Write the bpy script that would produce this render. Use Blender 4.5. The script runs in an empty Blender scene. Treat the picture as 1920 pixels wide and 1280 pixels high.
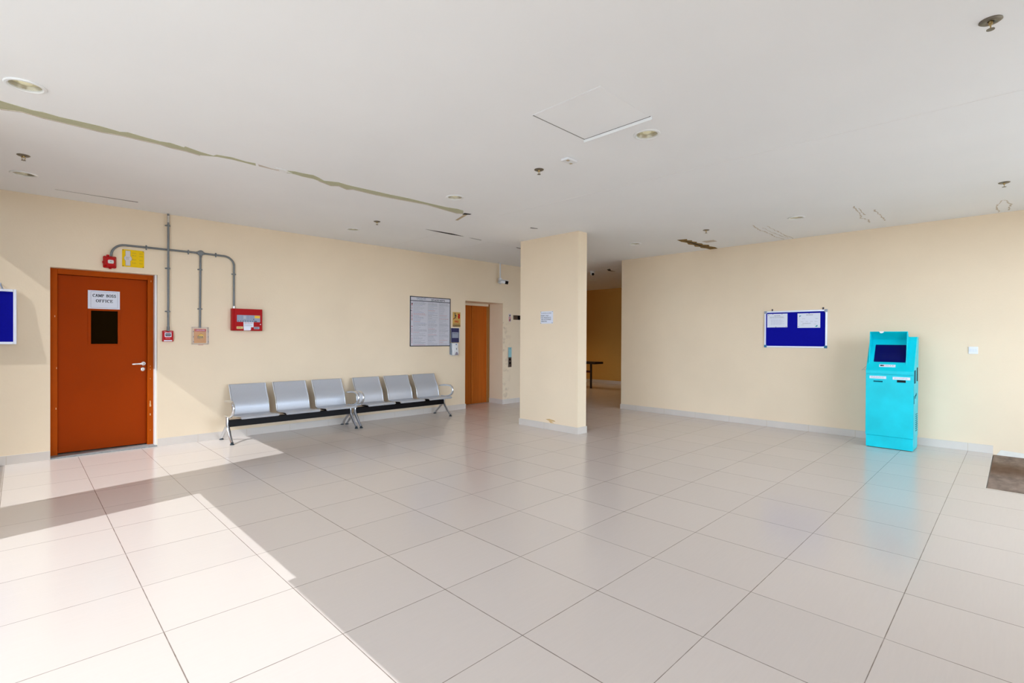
import bpy, bmesh, math, random
from mathutils import Vector, Matrix
random.seed(7)
scene = bpy.context.scene
COL = scene.collection

# ------------------------------------------------------------------ camera
cd = bpy.data.cameras.new('camera')
cd.sensor_width = 36.0
cd.lens = 17.529
cd.clip_start = 0.05
cam = bpy.data.objects.new('camera', cd)
COL.objects.link(cam)
Rv = Vector((0.71134947, -0.70282137, 0.00490351))
Uv = Vector((0.00060794, 0.00759200, 0.99997100))
Fv = Vector((0.70283821, 0.71132586, -0.00582784))
M = Matrix((Rv, Uv, -Fv)).transposed().to_4x4()
M.translation = Vector((-0.48552, -2.82591, 1.39754))
cam.matrix_world = M
scene.camera = cam

# ------------------------------------------------------------------ exposure
vs = scene.view_settings
vs.view_transform = 'Standard'
vs.look = 'None'
vs.gamma = 1.0
vs.use_curve_mapping = False
vs.exposure = 0.88

# ------------------------------------------------------------------ daylight
w = bpy.data.worlds.new('sky')
scene.world = w
w.use_nodes = True
nt = w.node_tree
nt.nodes.clear()
wo = nt.nodes.new('ShaderNodeOutputWorld')
bg = nt.nodes.new('ShaderNodeBackground')
# pale hazy sky, brightest towards the horizon
wtc = nt.nodes.new('ShaderNodeTexCoord')
wsp = nt.nodes.new('ShaderNodeSeparateXYZ')
nt.links.new(wtc.outputs['Generated'], wsp.inputs[0])
wmr = nt.nodes.new('ShaderNodeMapRange')
wmr.inputs['From Min'].default_value = 0.0
wmr.inputs['From Max'].default_value = 0.5
wmr.inputs['To Min'].default_value = 5.0
wmr.inputs['To Max'].default_value = 1.2
nt.links.new(wsp.outputs['Z'], wmr.inputs['Value'])
nt.links.new(wmr.outputs[0], bg.inputs['Strength'])
bg.inputs['Color'].default_value = (0.775, 0.925, 1.12, 1)
nt.links.new(bg.outputs[0], wo.inputs[0])

sd = bpy.data.lights.new('sun', 'SUN')
sd.energy = 1.75
sd.color = (0.93, 0.985, 1.04)
sd.angle = math.radians(0.12)
sun = bpy.data.objects.new('sun', sd)
COL.objects.link(sun)
sun.location = (-8, -3, 8)
sun.rotation_euler = Vector((1.0, 0.177, -0.928)).to_track_quat('-Z', 'Y').to_euler()

# ------------------------------------------------------------------ room sizes
WL = 4.866      # plane of the left wall (y)
WR = 8.109      # plane of the right wall (x)
H = 2.975       # ceiling height
XO = -1.40      # outer face of the open side (x)

# ------------------------------------------------------------------ materials
def srgb(r, g, b):
    def f(c):
        c = c / 255.0
        return c / 12.92 if c <= 0.04045 else ((c + 0.055) / 1.055) ** 2.4
    return (f(r), f(g), f(b), 1.0)

def mat(name, rgb, rough=0.5, metal=0.0, noise=0.0, nscale=8.0, bump=0.0, bscale=60.0, spec=0.5, aniso=None, lin=False):
    m = bpy.data.materials.new(name)
    m.use_nodes = True
    n = m.node_tree.nodes
    l = m.node_tree.links
    b = n['Principled BSDF']
    c = rgb if lin else srgb(*rgb)
    b.inputs['Base Color'].default_value = c
    b.inputs['Roughness'].default_value = rough
    b.inputs['Metallic'].default_value = metal
    b.inputs['Specular IOR Level'].default_value = spec
    tc = n.new('ShaderNodeTexCoord')
    if noise > 0:
        mp = n.new('ShaderNodeMapping')
        if aniso:
            mp.inputs['Scale'].default_value = aniso
        l.new(tc.outputs['Object'], mp.inputs[0])
        nz = n.new('ShaderNodeTexNoise')
        nz.inputs['Scale'].default_value = nscale
        nz.inputs['Detail'].default_value = 5
        l.new(mp.outputs[0], nz.inputs['Vector'])
        mr = n.new('ShaderNodeMapRange')
        mr.inputs['From Min'].default_value = 0.25
        mr.inputs['From Max'].default_value = 0.75
        mr.inputs['To Min'].default_value = 1 - noise
        mr.inputs['To Max'].default_value = 1 + noise * 0.5
        l.new(nz.outputs['Fac'], mr.inputs['Value'])
        mx = n.new('ShaderNodeMix')
        mx.data_type = 'RGBA'
        mx.blend_type = 'MULTIPLY'
        mx.inputs['Factor'].default_value = 1
        mx.inputs['A'].default_value = c
        l.new(mr.outputs[0], mx.inputs['B'])
        l.new(mx.outputs['Result'], b.inputs['Base Color'])
    if bump > 0:
        nb = n.new('ShaderNodeTexNoise')
        nb.inputs['Scale'].default_value = bscale
        nb.inputs['Detail'].default_value = 3
        l.new(tc.outputs['Object'], nb.inputs['Vector'])
        bp = n.new('ShaderNodeBump')
        bp.inputs['Strength'].default_value = bump
        bp.inputs['Distance'].default_value = 0.01
        l.new(nb.outputs['Fac'], bp.inputs['Height'])
        l.new(bp.outputs[0], b.inputs['Normal'])
    return m

def mnode(nt_, op, a, b=None, c=None):
    nd = nt_.nodes.new('ShaderNodeMath')
    nd.operation = op
    for i, v in enumerate((a, b, c)):
        if v is None:
            continue
        if isinstance(v, (int, float)):
            nd.inputs[i].default_value = v
        else:
            nt_.links.new(v, nd.inputs[i])
    return nd.outputs[0]

def tile_material():
    m = bpy.data.materials.new('porcelain_floor_tile')
    m.use_nodes = True
    t = m.node_tree
    n, l = t.nodes, t.links
    b = n['Principled BSDF']
    tc = n.new('ShaderNodeTexCoord')
    sp = n.new('ShaderNodeSeparateXYZ')
    l.new(tc.outputs['Object'], sp.inputs[0])
    T = 0.6
    masks = []
    nz = n.new('ShaderNodeTexNoise')
    nz.inputs['Scale'].default_value = 0.9
    nz.inputs['Detail'].default_value = 2
    l.new(tc.outputs['Object'], nz.inputs['Vector'])
    nf = n.new('ShaderNodeTexNoise')
    nf.inputs['Scale'].default_value = 14
    l.new(tc.outputs['Object'], nf.inputs['Vector'])
    for ax, k in (('X', 1.0), ('Y', 0.95)):
        s = mnode(t, 'DIVIDE', sp.outputs[ax], T)
        fr = mnode(t, 'FRACT', mnode(t, 'ADD', s, 0.5))
        d = mnode(t, 'MULTIPLY', mnode(t, 'ABSOLUTE', mnode(t, 'SUBTRACT', fr, 0.5)), T)
        # joints are not all equally wide or dirty
        row = mnode(t, 'ROUND', s)
        wn = n.new('ShaderNodeTexWhiteNoise')
        wn.noise_dimensions = '1D'
        l.new(row, wn.inputs['W'])
        wdt = mnode(t, 'MULTIPLY_ADD', nz.outputs['Fac'], 0.0022, 0.0013 * k)
        wdt = mnode(t, 'MULTIPLY_ADD', wn.outputs['Value'], 0.0008, wdt)
        ms = n.new('ShaderNodeMapRange')
        ms.inputs['From Min'].default_value = 0.0
        l.new(mnode(t, 'MULTIPLY', wdt, 1.15), ms.inputs['From Max'])
        ms.inputs['To Min'].default_value = 1.3
        ms.inputs['To Max'].default_value = 0.0
        l.new(d, ms.inputs['Value'])
        dirt = mnode(t, 'MULTIPLY_ADD', nf.outputs['Fac'], 0.8, 0.35)
        masks.append(mnode(t, 'MULTIPLY', ms.outputs[0], dirt))
    mk = mnode(t, 'MINIMUM', mnode(t, 'MAXIMUM', masks[0], masks[1]), 1.0)
    # each tile has a slightly different tone
    cx = mnode(t, 'FLOOR', mnode(t, 'DIVIDE', sp.outputs['X'], T))
    cy = mnode(t, 'FLOOR', mnode(t, 'DIVIDE', sp.outputs['Y'], T))
    cb = n.new('ShaderNodeCombineXYZ')
    l.new(cx, cb.inputs[0]); l.new(cy, cb.inputs[1])
    wt = n.new('ShaderNodeTexWhiteNoise')
    wt.noise_dimensions = '2D'
    l.new(cb.outputs[0], wt.inputs['Vector'])
    mp = n.new('ShaderNodeMapping')
    mp.inputs['Scale'].default_value = (2.5, 40, 1)
    l.new(tc.outputs['Object'], mp.inputs[0])
    gr = n.new('ShaderNodeTexNoise')
    gr.inputs['Scale'].default_value = 2.0
    gr.inputs['Detail'].default_value = 3
    l.new(mp.outputs[0], gr.inputs['Vector'])
    tone = mnode(t, 'ADD', mnode(t, 'MULTIPLY_ADD', wt.outputs['Value'], 0.035, 0.965),
                 mnode(t, 'MULTIPLY_ADD', gr.outputs['Fac'], 0.05, -0.025))
    mx = n.new('ShaderNodeMix'); mx.data_type = 'RGBA'; mx.blend_type = 'MULTIPLY'
    mx.inputs['Factor'].default_value = 1
    mx.inputs['A'].default_value = srgb(222, 210, 201)
    l.new(tone, mx.inputs['B'])
    m2 = n.new('ShaderNodeMix'); m2.data_type = 'RGBA'
    l.new(mk, m2.inputs['Factor'])
    l.new(mx.outputs['Result'], m2.inputs['A'])
    m2.inputs['B'].default_value = srgb(92, 70, 52)
    l.new(m2.outputs['Result'], b.inputs['Base Color'])
    b.inputs['Roughness'].default_value = 0.18
    b.inputs['Specular IOR Level'].default_value = 0.45
    bm_ = n.new('ShaderNodeBump')
    bm_.inputs['Strength'].default_value = 0.02
    bm_.inputs['Distance'].default_value = 0.01
    l.new(gr.outputs['Fac'], bm_.inputs['Height'])
    l.new(bm_.outputs[0], b.inputs['Normal'])
    return m

def wall_material(name, rgb, dirt_at=None):
    m = bpy.data.materials.new(name)
    m.use_nodes = True
    t = m.node_tree
    n, l = t.nodes, t.links
    b = n['Principled BSDF']
    tc = n.new('ShaderNodeTexCoord')
    a = n.new('ShaderNodeTexNoise'); a.inputs['Scale'].default_value = 1.3; a.inputs['Detail'].default_value = 6
    l.new(tc.outputs['Object'], a.inputs['Vector'])
    mr = n.new('ShaderNodeMapRange')
    mr.inputs['From Min'].default_value = 0.3; mr.inputs['From Max'].default_value = 0.7
    mr.inputs['To Min'].default_value = 0.965; mr.inputs['To Max'].default_value = 1.02
    l.new(a.outputs['Fac'], mr.inputs['Value'])
    mx = n.new('ShaderNodeMix'); mx.data_type = 'RGBA'; mx.blend_type = 'MULTIPLY'
    mx.inputs['Factor'].default_value = 1
    mx.inputs['A'].default_value = srgb(*rgb)
    l.new(mr.outputs[0], mx.inputs['B'])
    out = mx.outputs['Result']
    if dirt_at:
        x0, x1 = dirt_at
        sp = n.new('ShaderNodeSeparateXYZ')
        l.new(tc.outputs['Object'], sp.inputs[0])
        mk = n.new('ShaderNodeMapRange')
        mk.inputs['From Min'].default_value = x0; mk.inputs['From Max'].default_value = x1
        mk.inputs['To Min'].default_value = 1.0; mk.inputs['To Max'].default_value = 0.0
        l.new(sp.outputs['X'], mk.inputs['Value'])
        lo = mnode(t, 'GREATER_THAN', sp.outputs['X'], x0 + 0.002)
        zz = mnode(t, 'LESS_THAN', sp.outputs['Z'], 1.75)
        dn = n.new('ShaderNodeTexNoise'); dn.inputs['Scale'].default_value = 9; dn.inputs['Detail'].default_value = 8
        l.new(tc.outputs['Object'], dn.inputs['Vector'])
        dm = n.new('ShaderNodeMapRange')
        dm.inputs['From Min'].default_value = 0.5; dm.inputs['From Max'].default_value = 0.7
        l.new(dn.outputs['Fac'], dm.inputs['Value'])
        f = mnode(t, 'MULTIPLY', mnode(t, 'MULTIPLY', dm.outputs[0], mk.outputs[0]), mnode(t, 'MULTIPLY', lo, zz))
        f = mnode(t, 'MULTIPLY', f, 0.55)
        m3 = n.new('ShaderNodeMix'); m3.data_type = 'RGBA'
        l.new(f, m3.inputs['Factor'])
        l.new(out, m3.inputs['A'])
        m3.inputs['B'].default_value = srgb(140, 105, 70)
        out = m3.outputs['Result']
    l.new(out, b.inputs['Base Color'])
    b.inputs['Roughness'].default_value = 0.62
    b.inputs['Specular IOR Level'].default_value = 0.3
    bn = n.new('ShaderNodeTexNoise'); bn.inputs['Scale'].default_value = 45; bn.inputs['Detail'].default_value = 4
    l.new(tc.outputs['Object'], bn.inputs['Vector'])
    bp = n.new('ShaderNodeBump'); bp.inputs['Strength'].default_value = 0.12; bp.inputs['Distance'].default_value = 0.01
    l.new(bn.outputs['Fac'], bp.inputs['Height'])
    l.new(bp.outputs[0], b.inputs['Normal'])
    return m

def clear_material(name, tint):
    m = bpy.data.materials.new(name)
    m.use_nodes = True
    t = m.node_tree
    n, l = t.nodes, t.links
    b = n['Principled BSDF']
    b.inputs['Base Color'].default_value = srgb(*tint)
    b.inputs['Roughness'].default_value = 0.12
    tr = n.new('ShaderNodeBsdfTransparent')
    mx = n.new('ShaderNodeMixShader')
    mx.inputs[0].default_value = 0.08
    l.new(tr.outputs[0], mx.inputs[1])
    l.new(b.outputs[0], mx.inputs[2])
    l.new(mx.outputs[0], n['Material Output'].inputs['Surface'])
    return m

def perforated_material():
    m = bpy.data.materials.new('perforated_steel')
    m.use_nodes = True
    t = m.node_tree
    n, l = t.nodes, t.links
    b = n['Principled BSDF']
    tc = n.new('ShaderNodeTexCoord')
    sp = n.new('ShaderNodeSeparateXYZ')
    l.new(tc.outputs['Object'], sp.inputs[0])
    P = 0.011
    fx = mnode(t, 'SUBTRACT', mnode(t, 'FRACT', mnode(t, 'DIVIDE', sp.outputs['X'], P)), 0.5)
    yz = mnode(t, 'ADD', sp.outputs['Y'], sp.outputs['Z'])
    fy = mnode(t, 'SUBTRACT', mnode(t, 'FRACT', mnode(t, 'DIVIDE', yz, P)), 0.5)
    r = mnode(t, 'SQRT', mnode(t, 'ADD', mnode(t, 'MULTIPLY', fx, fx), mnode(t, 'MULTIPLY', fy, fy)))
    k = mnode(t, 'LESS_THAN', r, 0.24)
    mx = n.new('ShaderNodeMix'); mx.data_type = 'RGBA'
    l.new(k, mx.inputs['Factor'])
    mx.inputs['A'].default_value = srgb(206, 210, 218)
    mx.inputs['B'].default_value = srgb(186, 189, 196)
    l.new(mx.outputs['Result'], b.inputs['Base Color'])
    b.inputs['Metallic'].default_value = 0.6
    b.inputs['Roughness'].default_value = 0.36
    return m

MT = {
 'tile': tile_material(),
 'skirt': mat('skirting_tile', (216, 205, 194), 0.35, noise=0.05, nscale=3),
 'wall': wall_material('cream_wall_paint', (240, 219, 189), dirt_at=(6.837, 7.10)),
 'corr': wall_material('bounce_tinted_wall_paint', (222, 172, 92)),  # orange bounce light of the dim corridor put into the wall colour
 'ceil': mat('white_ceiling_paint', (248, 247, 246), 0.75, noise=0.03, nscale=0.8, spec=0.2),
 'outside': mat('pale_paving', (206, 200, 190), 0.8, noise=0.06, nscale=1.5),
 'board_core': mat('exposed_plasterboard', (190, 188, 156), 0.9, noise=0.12, nscale=6, aniso=(1, 12, 1)),
 'void': mat('dark_gap', (34, 26, 20), 0.9),
 'rot': mat('rotten_board', (142, 108, 48), 0.9, noise=0.55, nscale=22),
 'stainline': mat('brown_water_stain', (210, 197, 182), 0.8, noise=0.15, nscale=20),
 'tan': mat('tan_joint_tape', (196, 176, 146), 0.85, noise=0.1, nscale=9),
 'white': mat('white_plastic', (232, 232, 232), 0.35),
 'trimwhite': mat('white_enamel', (240, 240, 238), 0.3),
 'reflector': mat('aged_reflector', (196, 188, 166), 0.3, 0.35, noise=0.12, nscale=14),
 'diffuser': mat('yellowed_lamp_glass', (220, 212, 166), 0.35, noise=0.08, nscale=12),
 'lens_grey': mat('lamp_centre_glass', (250, 244, 206), 0.3),
 'bronze': mat('sprinkler_bronze', (134, 126, 112), 0.38, 0.85, noise=0.15, nscale=30),
 'brass': mat('sprinkler_brass', (176, 150, 100), 0.32, 0.85),
 'door': mat('orange_brown_door_paint', (166, 60, 0), 0.5, noise=0.08, nscale=1.6, spec=0.06),
 'frame': mat('orange_brown_frame_paint', (180, 76, 0), 0.5, noise=0.1, nscale=4, spec=0.08),
 'chip': mat('chipped_pale_primer', (226, 184, 132), 0.8),
 'darkglass': mat('dark_glass', (26, 14, 2), 0.1, spec=0.015),
 'alu': mat('satin_aluminium', (214, 216, 220), 0.3, 0.8),
 'handle': mat('polished_steel', (236, 236, 234), 0.2, 0.75),
 'threshold': mat('grey_stone_threshold', (150, 152, 150), 0.5, noise=0.25, nscale=40),
 'paper': mat('white_paper', (226, 228, 238), 0.6),
 'ink': mat('dark_ink', (34, 36, 48), 0.6),
 'ink_grey': mat('grey_print', (128, 130, 140), 0.6),
 'row_grey': mat('grey_table_print', (142, 142, 152), 0.6), 'row_red': mat('red_table_print', (196, 132, 134), 0.6), 'row_blue': mat('blue_table_print', (150, 160, 186), 0.6),
 'ink_pale': mat('pale_print', (172, 172, 180), 0.6),
 'ink_red': mat('red_print', (176, 52, 52), 0.6),
 'ink_blue': mat('blue_print', (92, 110, 168), 0.6),
 'logo': mat('grey_blue_print', (110, 122, 140), 0.6),
 'felt': mat('blue_felt', (6, 10, 150), 0.9, noise=0.12, nscale=60, spec=0.15),
 'whiteframe': mat('white_aluminium_frame', (232, 234, 244), 0.3, 0.2),
 'greycap': mat('grey_plastic_cap', (150, 156, 172), 0.4),
 'tealcap': mat('blue_plastic_cap', (10, 110, 150), 0.4),
 'tealink': mat('teal_print', (30, 140, 150), 0.6),
 'pin': mat('dark_pin', (50, 46, 56), 0.4),
 'conduit': mat('grey_conduit_paint', (118, 120, 120), 0.42, 0.25, noise=0.14, nscale=14),
 'red': mat('alarm_red_plastic', (186, 4, 10), 0.35, spec=0.2),
 'redmetal': mat('red_enamel_steel', (172, 0, 2), 0.4, spec=0.12),
 'lens': mat('pale_lens', (220, 214, 206), 0.15),
 'yellow': mat('yellow_sign_plastic', (240, 196, 0), 0.5, spec=0.15),
 'yellow2': mat('darker_yellow_print', (176, 138, 10), 0.5),
 'pinkgrey': mat('pale_map_print', (214, 204, 198), 0.5),
 'tanplate': mat('amber_backplate', (206, 140, 52), 0.45),
 'clear': clear_material('clear_acrylic', (226, 196, 186)),
 'display': mat('grey_control_panel', (134, 142, 160), 0.35),
 'buttons': mat('dark_buttons', (34, 36, 52), 0.35),
 'amber': mat('amber_label', (240, 190, 30), 0.5),
 'beige': mat('beige_label', (214, 190, 130), 0.5),
 'chrome': mat('chrome', (222, 226, 232), 0.14, 1.0),
 'perf': perforated_material(),
 'beam': mat('black_steel', (12, 6, 8), 0.45, spec=0.15),
 'foot': mat('dark_foot_glide', (30, 44, 52), 0.4),
 'signgold': mat('gold_sign', (206, 164, 84), 0.4),
 'navy': mat('navy_plastic', (30, 32, 82), 0.3),
 'greyplast': mat('grey_plastic', (138, 148, 158), 0.4),
 'greywin': mat('smoked_window', (138, 128, 140), 0.2),
 'liftdoor': mat('copper_tinted_steel', (196, 106, 30), 0.33, 0.7, noise=0.12, nscale=2.2, aniso=(14, 1, 0.6)),
 'liftframe': mat('bronze_lift_frame', (158, 112, 62), 0.28, 0.9),
 'steel': mat('brushed_steel', (140, 132, 126), 0.35, 0.9),
 'film': mat('pale_blue_film', (150, 196, 200), 0.4),
 'black': mat('black_plastic', (14, 12, 14), 0.4, spec=0.1),
 'kiosk': mat('turquoise_enamel', (0, 204, 218), 0.35, noise=0.14, nscale=3.5, spec=0.22),
 'kioskdark': mat('dark_teal_metal', (0, 84, 98), 0.6, spec=0.1),
 'screen': mat('dark_blue_screen', (0, 6, 84), 0.14, spec=0.15),
 'screenline': mat('faint_screen_line', (6, 20, 92), 0.2),
 'mat': mat('worn_entrance_mat', (158, 138, 124), 0.95, noise=0.5, nscale=5, aniso=(1, 2.2, 1), bump=0.4, bscale=120, spec=0.1),

 'matedge': mat('concrete_bed', (128, 118, 110), 0.9, noise=0.2, nscale=12),
 'table': mat('dark_table_laminate', (30, 16, 12), 0.4),
 'redbar': mat('dull_red_bar', (120, 24, 16), 0.4),
 'plaster': mat('bare_white_plaster', (232, 226, 214), 0.8, noise=0.05, nscale=20),
}

def stained_mat():
    m = MT['mat']
    t = m.node_tree
    n, l = t.nodes, t.links
    b = n['Principled BSDF']
    src = b.inputs['Base Color'].links[0].from_socket
    tc = n.new('ShaderNodeTexCoord')
    sp = n.new('ShaderNodeSeparateXYZ')
    l.new(tc.outputs['Object'], sp.inputs[0])
    nz = n.new('ShaderNodeTexNoise'); nz.inputs['Scale'].default_value = 4
    l.new(tc.outputs['Object'], nz.inputs['Vector'])
    xx = mnode(t, 'MULTIPLY_ADD', nz.outputs['Fac'], 0.35, mnode(t, 'SUBTRACT', sp.outputs['X'], 0.175))
    d = mnode(t, 'ABSOLUTE', mnode(t, 'SUBTRACT', xx, 7.2))
    mr = n.new('ShaderNodeMapRange')
    mr.inputs['From Min'].default_value = 0.15; mr.inputs['From Max'].default_value = 0.5
    mr.inputs['To Min'].default_value = 0.75; mr.inputs['To Max'].default_value = 0.0
    l.new(d, mr.inputs['Value'])
    mx = n.new('ShaderNodeMix'); mx.data_type = 'RGBA'
    l.new(mr.outputs[0], mx.inputs['Factor'])
    l.new(src, mx.inputs['A'])
    mx.inputs['B'].default_value = srgb(112, 82, 58)
    l.new(mx.outputs['Result'], b.inputs['Base Color'])
stained_mat()

# ------------------------------------------------------------------ geometry helpers
class MB:
    def __init__(s):
        s.bm = bmesh.new()
    def box(s, x0, x1, y0, y1, z0, z1):
        vs_ = [s.bm.verts.new((x, y, z)) for x in (min(x0, x1), max(x0, x1)) for y in (min(y0, y1), max(y0, y1)) for z in (min(z0, z1), max(z0, z1))]
        for f in ((0, 1, 3, 2), (4, 6, 7, 5), (0, 4, 5, 1), (2, 3, 7, 6), (0, 2, 6, 4), (1, 5, 7, 3)):
            s.bm.faces.new([vs_[i] for i in f])
        return s
    def prism(s, pts, vec):
        """closed polygon pts (3D) extruded by vec"""
        vec = Vector(vec)
        a = [s.bm.verts.new(Vector(p)) for p in pts]
        b = [s.bm.verts.new(Vector(p) + vec) for p in pts]
        n = len(pts)
        s.bm.faces.new(a[::-1]); s.bm.faces.new(b)
        for i in range(n):
            s.bm.faces.new((a[i], a[(i + 1) % n], b[(i + 1) % n], b[i]))
        return s
    def strip(s, quads, z0, z1):
        """ragged strip: list of (x,yA,x2,yB) joined into a thin slab"""
        rows = []
        for (xa, ya, xb, yb) in quads:
            rows.append([s.bm.verts.new((xa, ya, z0)), s.bm.verts.new((xb, yb, z0)), s.bm.verts.new((xb, yb, z1)), s.bm.verts.new((xa, ya, z1))])
        for r, q in zip(rows, rows[1:]):
            for i in range(4):
                j = (i + 1) % 4
                s.bm.faces.new((r[i], r[j], q[j], q[i]))
        s.bm.faces.new(rows[0][::-1]); s.bm.faces.new(rows[-1])
        return s
    def tube(s, pts, rad, seg=12, caps=True, flat=None):
        pts = [Vector(p) for p in pts]
        rs = rad if isinstance(rad, (list, tuple)) else [rad] * len(pts)
        rings = []
        prev = None
        for i, p in enumerate(pts):
            if i == 0: d = pts[1] - p
            elif i == len(pts) - 1: d = p - pts[i - 1]
            else: d = (pts[i + 1] - p).normalized() + (p - pts[i - 1]).normalized()
            d.normalize()
            if prev is None:
                u = d.orthogonal().normalized()
            else:
                u = (prev - d * prev.dot(d)).normalized()
            prev = u
            v = d.cross(u)
            rings.append([s.bm.verts.new(p + (u * math.cos(2 * math.pi * k / seg) + v * math.sin(2 * math.pi * k / seg)) * rs[i]) for k in range(seg)])
        for a, b in zip(rings, rings[1:]):
            for k in range(seg):
                s.bm.faces.new((a[k], a[(k + 1) % seg], b[(k + 1) % seg], b[k]))
        if caps:
            s.bm.faces.new(rings[0][::-1]); s.bm.faces.new(rings[-1])
        return s
    def lathe(s, prof, c=(0, 0, 0), axis=(0, 0, 1), seg=32):
        """prof: list of (radius, height along axis)"""
        c = Vector(c); ax = Vector(axis).normalized()
        u = ax.orthogonal().normalized(); v = ax.cross(u)
        rings = []
        for r, h in prof:
            if r < 1e-6:
                rings.append([s.bm.verts.new(c + ax * h)])
            else:
                rings.append([s.bm.verts.new(c + ax * h + (u * math.cos(2 * math.pi * k / seg) + v * math.sin(2 * math.pi * k / seg)) * r) for k in range(seg)])
        for a, b in zip(rings, rings[1:]):
            for k in range(seg):
                k2 = (k + 1) % seg
                if len(a) == 1 and len(b) == 1: continue
                if len(a) == 1: s.bm.faces.new((a[0], b[k2], b[k]))
                elif len(b) == 1: s.bm.faces.new((a[k], a[k2], b[0]))
                else: s.bm.faces.new((a[k], a[k2], b[k2], b[k]))
        return s
    def each(s, name, m, parent=None, bevel=0.0, smooth=False):
        """one object per loose piece"""
        left = set(s.bm.verts)
        objs = []
        while left:
            st = [left.pop()]; isl = set(st)
            while st:
                v = st.pop()
                for e_ in v.link_edges:
                    o_ = e_.other_vert(v)
                    if o_ in left: left.discard(o_); isl.add(o_); st.append(o_)
            q = MB(); mp = {v: q.bm.verts.new(v.co) for v in isl}
            for f in {f for v in isl for f in v.link_faces}: q.bm.faces.new([mp[v] for v in f.verts])
            objs.append(q.build(name, m, parent, bevel, smooth))
        s.bm.free()
        return objs
    def build(s, name, m, parent=None, bevel=0.0, smooth=False, seg=2):
        bmesh.ops.recalc_face_normals(s.bm, faces=s.bm.faces)
        off = origin_of(parent)
        if off.length > 0:
            bmesh.ops.translate(s.bm, verts=s.bm.verts, vec=-off)
        me = bpy.data.meshes.new(name)
        s.bm.to_mesh(me); s.bm.free()
        me.materials.append(m)
        if smooth:
            for p in me.polygons: p.use_smooth = True
            me.set_sharp_from_angle(angle=math.radians(40))
        o = bpy.data.objects.new(name, me)
        COL.objects.link(o)
        if parent: o.parent = parent
        if bevel > 0:
            b = o.modifiers.new('bevel', 'BEVEL')
            b.width = bevel; b.segments = seg; b.limit_method = 'ANGLE'
        return o

def origin_of(o):
    v = Vector((0, 0, 0))
    while o is not None:
        v = v + o.location
        o = o.parent
    return v

def thing(name, label, cat, loc, group=None):
    o = bpy.data.objects.new(name, None)
    o.empty_display_size = 0.1
    COL.objects.link(o)
    o.location = loc
    o['label'] = label; o['category'] = cat
    if group: o['group'] = group
    return o

def tag(o, label, cat, group=None):
    o['label'] = label; o['category'] = cat
    if group: o['group'] = group
    return o

def struct(o, label=None):
    o['kind'] = 'structure'
    if label: o['label'] = label
    return o

def dup(root, loc, label=None):
    r = root.copy(); COL.objects.link(r); r.location = loc
    if label: r['label'] = label
    for ch in list(root.children):
        c = ch.copy(); COL.objects.link(c); c.parent = r
        for g in list(ch.children):
            d = g.copy(); COL.objects.link(d); d.parent = c
    return r

def lbox(b, x0, x1, z0, z1, d0, d1, base=WL):
    """box on a wall that faces -y: d = distance in front of the wall"""
    b.box(x0, x1, base - d1, base - d0, z0, z1); return b
def rbox(b, y0, y1, z0, z1, d0, d1, base=WR):
    """box on a wall that faces -x"""
    b.box(base - d1, base - d0, y0, y1, z0, z1); return b

def lettering(txt, face, a0, a1, z0, z1, d, m, parent, base, bold=0.0, name='lettering', keep=False):
    """mesh lettering fitted in the rectangle a0..a1 (left to right as read), z0..z1"""
    cu = bpy.data.curves.new('t', 'FONT')
    cu.body = txt; cu.size = 1.0; cu.extrude = 0.004; cu.offset = bold
    to = bpy.data.objects.new('t', cu)
    COL.objects.link(to)
    dg = bpy.context.evaluated_depsgraph_get()
    me = bpy.data.meshes.new_from_object(to.evaluated_get(dg))
    bpy.data.objects.remove(to); bpy.data.curves.remove(cu)
    xs = [v.co.x for v in me.vertices]; ys = [v.co.y for v in me.vertices]
    mx, Mx, my, My = min(xs), max(xs), min(ys), max(ys)
    wdt = abs(a1 - a0)
    off = origin_of(parent)
    for v in me.vertices:
        u = (v.co.x - mx) / (Mx - mx) * wdt
        z = z0 + (v.co.y - my) / (My - my) * (z1 - z0)
        e = d + v.co.z * 0.1 + 0.0004
        if face == 'L': p = Vector((min(a0, a1) + u, base - e, z))
        else: p = Vector((base - e, max(a0, a1) - u, z))
        v.co = p - off
    me.name = name
    me.materials.clear(); me.materials.append(m)
    o = bpy.data.objects.new(name, me)
    COL.objects.link(o); o.parent = parent
    return o

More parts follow.
